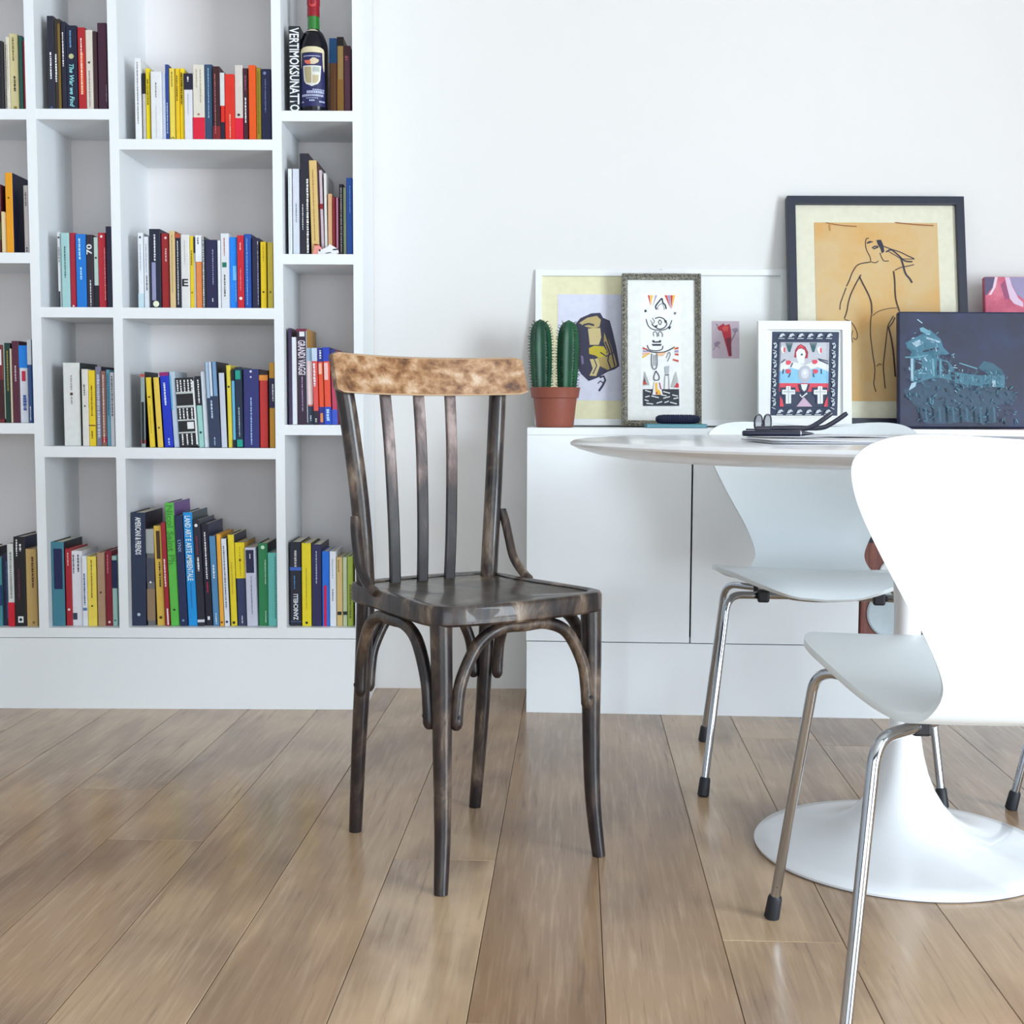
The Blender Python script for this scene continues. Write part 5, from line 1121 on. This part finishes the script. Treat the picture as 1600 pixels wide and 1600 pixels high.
for i in range(7):
    for x in (318, 1050):
        y = 470 + i * 120
        items += [('P', (190, 200, 206), c([(x - 28, y - 20), (x + 8, y - 34), (x + 26, y + 4), (x + 16, y + 40), (x - 14, y + 44), (x - 4, y + 6)])), ('L', (210, 216, 220), 1.0, c([(x - 26, y + 62), (x + 20, y + 84)])), ('P', NVY, c([(x - 6, y - 10), (x + 10, y - 14), (x + 12, y + 10), (x - 2, y + 10)]))]
for i in range(6):
    x = 400 + i * 118
    for y in (350, 1302): items += [('P', (200, 206, 212), c([(x - 40, y + 24), (x - 20, y - 14), (x + 14, y - 26), (x + 40, y + 2), (x + 10, y + 6), (x - 4, y + 24)])), ('L', (214, 218, 224), 1.0, c([(x - 48, y + 40), (x + 30, y + 40)]))]
items += [('L', NVY, .9, c([(380, 432), (995, 432), (995, 1245), (380, 1245), (380, 432)]))]
p.art('folk_print', items, .0076)
# 6: dark blue canvas with the pale monument
p = Picture('painted_canvas', 'dark blue painting of a pale columned monument, unframed, on the sideboard', 'painting', (1405, 487, 1603, 668.5), 3.245, 6)
p.f = 0
M_night = ramp_mat('night_blue_paint', [(.3, srgb(15, 19, 46)), (.5, srgb(19, 27, 62)), (.7, srgb(25, 38, 78))], 12, (1, 1, 1), .5, 6, .5, .25)
MB().box(-p.W / 2, p.W / 2, 0, .022, 0, p.H).build('canvas', M_night, p.root, bevel=.004)
c = px_points(1380, 410, 5.714); T1 = (56, 112, 134); T2 = (100, 156, 174); T3 = (162, 190, 206); T4 = (36, 86, 108); DN = (18, 27, 60)
items = [('P', (27, 62, 86), c([(180, 1150), (300, 1080), (430, 1020), (620, 1030), (700, 1090), (900, 1110), (1080, 1130), (1180, 1160), (1170, 1240), (1010, 1280), (1000, 1430), (900, 1440), (700, 1420), (600, 1440), (380, 1440), (300, 1300), (240, 1220)])),
 ('P', T1, c([(205, 720), (280, 680), (350, 640), (420, 600), (520, 690), (540, 760), (600, 820), (480, 830), (460, 860), (330, 850), (240, 850), (260, 800), (220, 770)])), ('P', T1, c([(245, 850), (480, 840), (600, 900), (640, 960), (640, 1060), (500, 1030), (420, 1040), (300, 1080), (250, 1060)])),
 ('P', T1, c([(640, 960), (900, 1000), (1000, 1000), (1085, 1000), (1085, 1120), (900, 1110), (640, 1080)])), ('P', T4, c([(850, 940), (900, 880), (980, 900), (1060, 960), (1085, 1010), (940, 1010)])), ('P', T2, c([(330, 590), (360, 580), (430, 620), (420, 650), (340, 620)])), ('P', T3, c([(260, 720), (330, 690), (350, 730), (300, 760)])), ('L', T3, 3, c([(390, 675), (440, 690), (510, 715)])), ('L', T3, 1.6, c([(310, 510), (355, 545)])),
 ('L', DN, 2.4, c([(360, 800), (430, 780), (500, 770)])), ('P', DN, c([(290, 870), (350, 880), (350, 960), (290, 960)])), ('P', DN, c([(485, 880), (500, 880), (500, 1000), (485, 1010)])), ('P', DN, c([(530, 880), (590, 900), (580, 1000), (530, 1000)])), ('L', T3, 4, c([(262, 860), (262, 1060)])), ('L', T2, 3.4, c([(445, 860), (455, 1020)])), ('L', T2, 2.4, c([(514, 870), (514, 1020)])), ('L', T3, 2.4, c([(375, 860), (395, 885)])), ('L', T2, 2.0, c([(200, 850), (300, 850), (400, 830)])),
 ('P', DN, c([(640, 900), (700, 920), (690, 960), (640, 950)])), ('L', T2, 1.6, c([(680, 900), (840, 950)])), ('L', DN, 3.2, c([(630, 965), (780, 990), (930, 1005)])), ('P', DN, c([(610, 980), (640, 980), (640, 1050), (615, 1050)])), ('P', DN, c([(660, 1000), (680, 1000), (680, 1040), (662, 1040)])), ('P', T3, c([(970, 1060), (1000, 1050), (1005, 1110), (970, 1110)])), ('P', T3, c([(255, 1080), (300, 1070), (290, 1110), (230, 1150)])), ('L', DN, 2, c([(290, 1060), (340, 1040)])), ('L', T3, 1.4, c([(640, 1145), (660, 1165)]))]
rr = random.Random(21)
for _ in range(170):
    x, y = rr.uniform(200, 1180), rr.uniform(1080, 1430)
    if x < 300 and y > 1250: continue
    l = rr.uniform(8, 40); a = rr.uniform(-1.2, 1.8)
    items.append(('L', rr.choice([T4, (30, 70, 104), (54, 120, 138), (40, 92, 120), DN, (64, 132, 150)]), rr.uniform(.6, 1.8), c([(x, y), (x + l * math.cos(a), y + l * math.sin(a))])))
for _ in range(170):
    x, y = rr.uniform(220, 620), rr.uniform(640, 1060); l = rr.uniform(8, 40); a = rr.uniform(-.6, 1.8)
    if x > 480 and y < 800: continue
    items.append(('L', rr.choice([T4, T1, T2, T3, (60, 120, 146)]), rr.uniform(.5, 1.5), c([(x, y), (x + l * math.cos(a), y + l * math.sin(a))])))
for x in range(340, 1000, 120): items.append(('L', T4, 3, c([(x + 20, 1300), (x + 30, 1430)])))
for _ in range(110):
    x, y = rr.uniform(640, 1090), rr.uniform(960, 1120); l = rr.uniform(8, 30); a = rr.uniform(.8, 1.8)
    items.append(('L', rr.choice([T4, T1, T2, DN]), rr.uniform(.6, 1.6), c([(x, y), (x + l * math.cos(a), y + l * math.sin(a))])))
p.art('painted_monument', items, -.0003)
# 7: pink canvas behind it
p = Picture('painted_canvas', 'pink and mauve painting standing behind the dark blue canvas', 'painting', (1545, 432, 1690, 662), 3.335, 9)
p.f = 0
MB().box(-p.W / 2, p.W / 2, 0, .020, 0, p.H).build('canvas', ramp_mat('rose_paint', [(.3, srgb(176, 70, 100)), (.5, srgb(206, 100, 124)), (.7, srgb(222, 140, 156))], 9, (1, 1, 1), .55, 5, .4, .2), p.root, bevel=.003)
c = px_points(1380, 410, 5.714)
p.art('painted_folds', [('P', (86, 76, 110), c([(945, 132), (1040, 132), (1010, 230), (960, 290), (945, 300)])), ('P', (226, 200, 214), c([(1035, 132), (1062, 132), (1040, 220), (1000, 290), (975, 295), (1015, 230)])), ('P', (214, 188, 210), c([(1125, 132), (1165, 132), (1190, 220), (1240, 320), (1280, 360), (1280, 400), (1200, 370), (1160, 320)])), ('P', (150, 140, 176), c([(1165, 132), (1300, 132), (1300, 340), (1230, 290), (1195, 220)])), ('P', (150, 70, 110), c([(1085, 200), (1120, 160), (1150, 260), (1165, 330), (1120, 330)]))], -.0003)

# ------------------------------------------------------------------ cactus, knitted case, notebook
def cactus():
    Yc = 3.300; b = at(867, 665, Yc); k = Yc / FPX
    t = thing('potted_cactus', 'potted cactus with two spiny green columns at the sideboard end', 'plant', (b.x, Yc, SB_TOP + .0006))
    M_pot = mat('terracotta_plastic', srgb(150, 82, 66), .5, var=.06, vscale=30)
    H = lambda y: (665.5 - y) * k
    r0, r1, r2 = 28.5 * k, 33.5 * k, 38.5 * k
    MB().lathe([(.002, .0), (r0, .0), (r0 + .001, .002), (r1 + .0005, H(621)), (r2 - .003, H(620)), (r2, H(607)), (r2 + .0012, H(605)), (r2 - .001, H(604)), (r2 - .004, H(606)), (r1 - .002, H(612)), (.002, H(612))], 48).build('pot', M_pot, t)
    MB().lathe([(.001, H(607.5)), (r2 - .006, H(607.5)), (r2 - .005, H(613)), (.001, H(613))], 32).build('soil', mat('dark_soil', srgb(40, 34, 30), .95, var=.5, vscale=200, bump=.5, bscale=250), t)
    M_cac = ramp_mat('cactus_skin', [(.3, srgb(14, 52, 40)), (.5, srgb(20, 78, 52)), (.7, srgb(36, 112, 66))], 9, (1, 1, .5), .45, 4, .2, .1)
    M_tip = mat('cactus_young_tip', srgb(60, 160, 60), .45, var=.1)
    M_sp = mat('cactus_spines', srgb(60, 58, 40), .6)
    for cx, ty, dx, hr in ((846, 499, -2.5, 14.5), (885.5, 500, 1.0, 14.5)):
        x0 = (cx - 867) * k + .002 * 0; hgt = H(ty); zb = H(610)
        ribs = 6; n = 48; rows = 22; v = []; f = []; axis = []
        for j in range(rows + 1):
            q = j / rows; z = zb + (hgt - zb) * q
            r = hr * k * (.86 + .18 * math.sin(min(q, .8) / .8 * math.pi * .75)) * (1 - max(0, (q - .72) / .28) ** 2.4) ** .5 if q < 1 else .0006
            xo = x0 + dx * k * q * (1 if dx < 0 else 2.0); axis.append((xo, z, max(r, .0006)))
            for i in range(n):
                a = 2 * math.pi * i / n; rr_ = max(r, .0006) * (1 + .13 * math.cos(ribs * a))
                v.append((xo + rr_ * math.cos(a), rr_ * math.sin(a), z))
        for j in range(rows):
            for i in range(n): f.append((j * n + i, j * n + (i + 1) % n, (j + 1) * n + (i + 1) % n, (j + 1) * n + i))
        f.append(tuple(range(rows * n, (rows + 1) * n)))
        st = MB().add(v, f, 0, True).build('stem', M_cac, t, angle=80)
        sp = MB(); rs = random.Random(int(cx))
        for j in range(1, 25):
            q = j / 25; z = zb + (hgt - zb) * q; i0 = q * rows; ia = int(i0); A = axis[ia]; B = axis[min(ia + 1, rows)]; w = i0 - ia
            xo = A[0] + (B[0] - A[0]) * w; r = A[2] + (B[2] - A[2]) * w
            for rb in range(ribs):
                a = 2 * math.pi * rb / ribs
                base = Vector((xo + r * 1.12 * math.cos(a), r * 1.12 * math.sin(a), z))
                for _ in range(3):
                    d = Vector((math.cos(a) + rs.uniform(-.6, .6), math.sin(a) + rs.uniform(-.6, .6), rs.uniform(-.3, .9))).normalized()
                    e1 = d.orthogonal().normalized() * .0010; e2 = d.cross(e1)
                    l = rs.uniform(.006, .0115)
                    sp.add([base + e1, base - e1 * .5 + e2 * .87, base - e1 * .5 - e2 * .87, base + d * l], [(0, 1, 3), (1, 2, 3), (2, 0, 3)])
        s = sp.build('spines', M_sp, st); s['kind'] = 'stuff'
cactus()
def knitted_case():
    Yk = 3.285; a, b = at(1024, 660, Yk), at(1094, 660, Yk)
    zb = SB_TOP + .0105; cx = (a.x + b.x) / 2; L = (b.x - a.x) / 2; r = .0118
    t = thing('knitted_case', 'dark blue knitted spectacle case lying on the teal notebook', 'case', (cx, Yk, zb))
    mb = MB(); v = []; f = []; n = 18; rows = 90
    for j in range(rows + 1):
        q = j / rows * 2 - 1; x = q * L
        rr_ = r * (1 - abs(q) ** 7) ** .4 * (1 + .05 * math.sin(j * 1.4)) if abs(q) < 1 else .0005
        for i in range(n):
            an = 2 * math.pi * i / n; wv = 1 + .03 * math.sin(6 * an + j * .7)
            v.append((x, 1.5 * rr_ * wv * math.cos(an), r + rr_ * wv * math.sin(an) - .0004))
    for j in range(rows):
        for i in range(n): f.append((j * n + i, j * n + (i + 1) % n, (j + 1) * n + (i + 1) % n, (j + 1) * n + i))
    mb.add(v, f, 0, True)
    mb.build('knitted_body', mat('navy_knit', srgb(28, 34, 66), .85, var=.35, vscale=300, bump=.6, bscale=400), t, angle=80)
    pts = [(q * L * .93, -1.42 * r, r * 1.02) for q in [i / 20 * 2 - 1 for i in range(21)]]
    MB().tube(pts, .0013, 8).build('seam', mat('dark_thread', srgb(16, 18, 36), .8), t)
knitted_case()
def notebook():
    Yk = 3.285; a, b = at(1008, 666, Yk), at(1102, 666, Yk); cx = (a.x + b.x) / 2; w = (b.x - a.x) / 2
    t = thing('notebook', 'thin teal notebook under the knitted case on the sideboard', 'notebook', (cx, Yk, SB_TOP + .0004))
    m = mat('teal_cover', srgb(78, 142, 160), .6, var=.25, vscale=120)
    MB().box(-w, w, -.038, .042, .0078, .0096).build('cover', m, t); MB().box(-w, w, -.038, .042, 0, .0016).build('cover', m, t)
    MB().box(-w + .002, w - .002, -.036, .040, .0016, .0078).build('page_block', mat('teal_tinted_pages', srgb(120, 168, 180), .8, var=.2, vscale=300), t)
notebook()
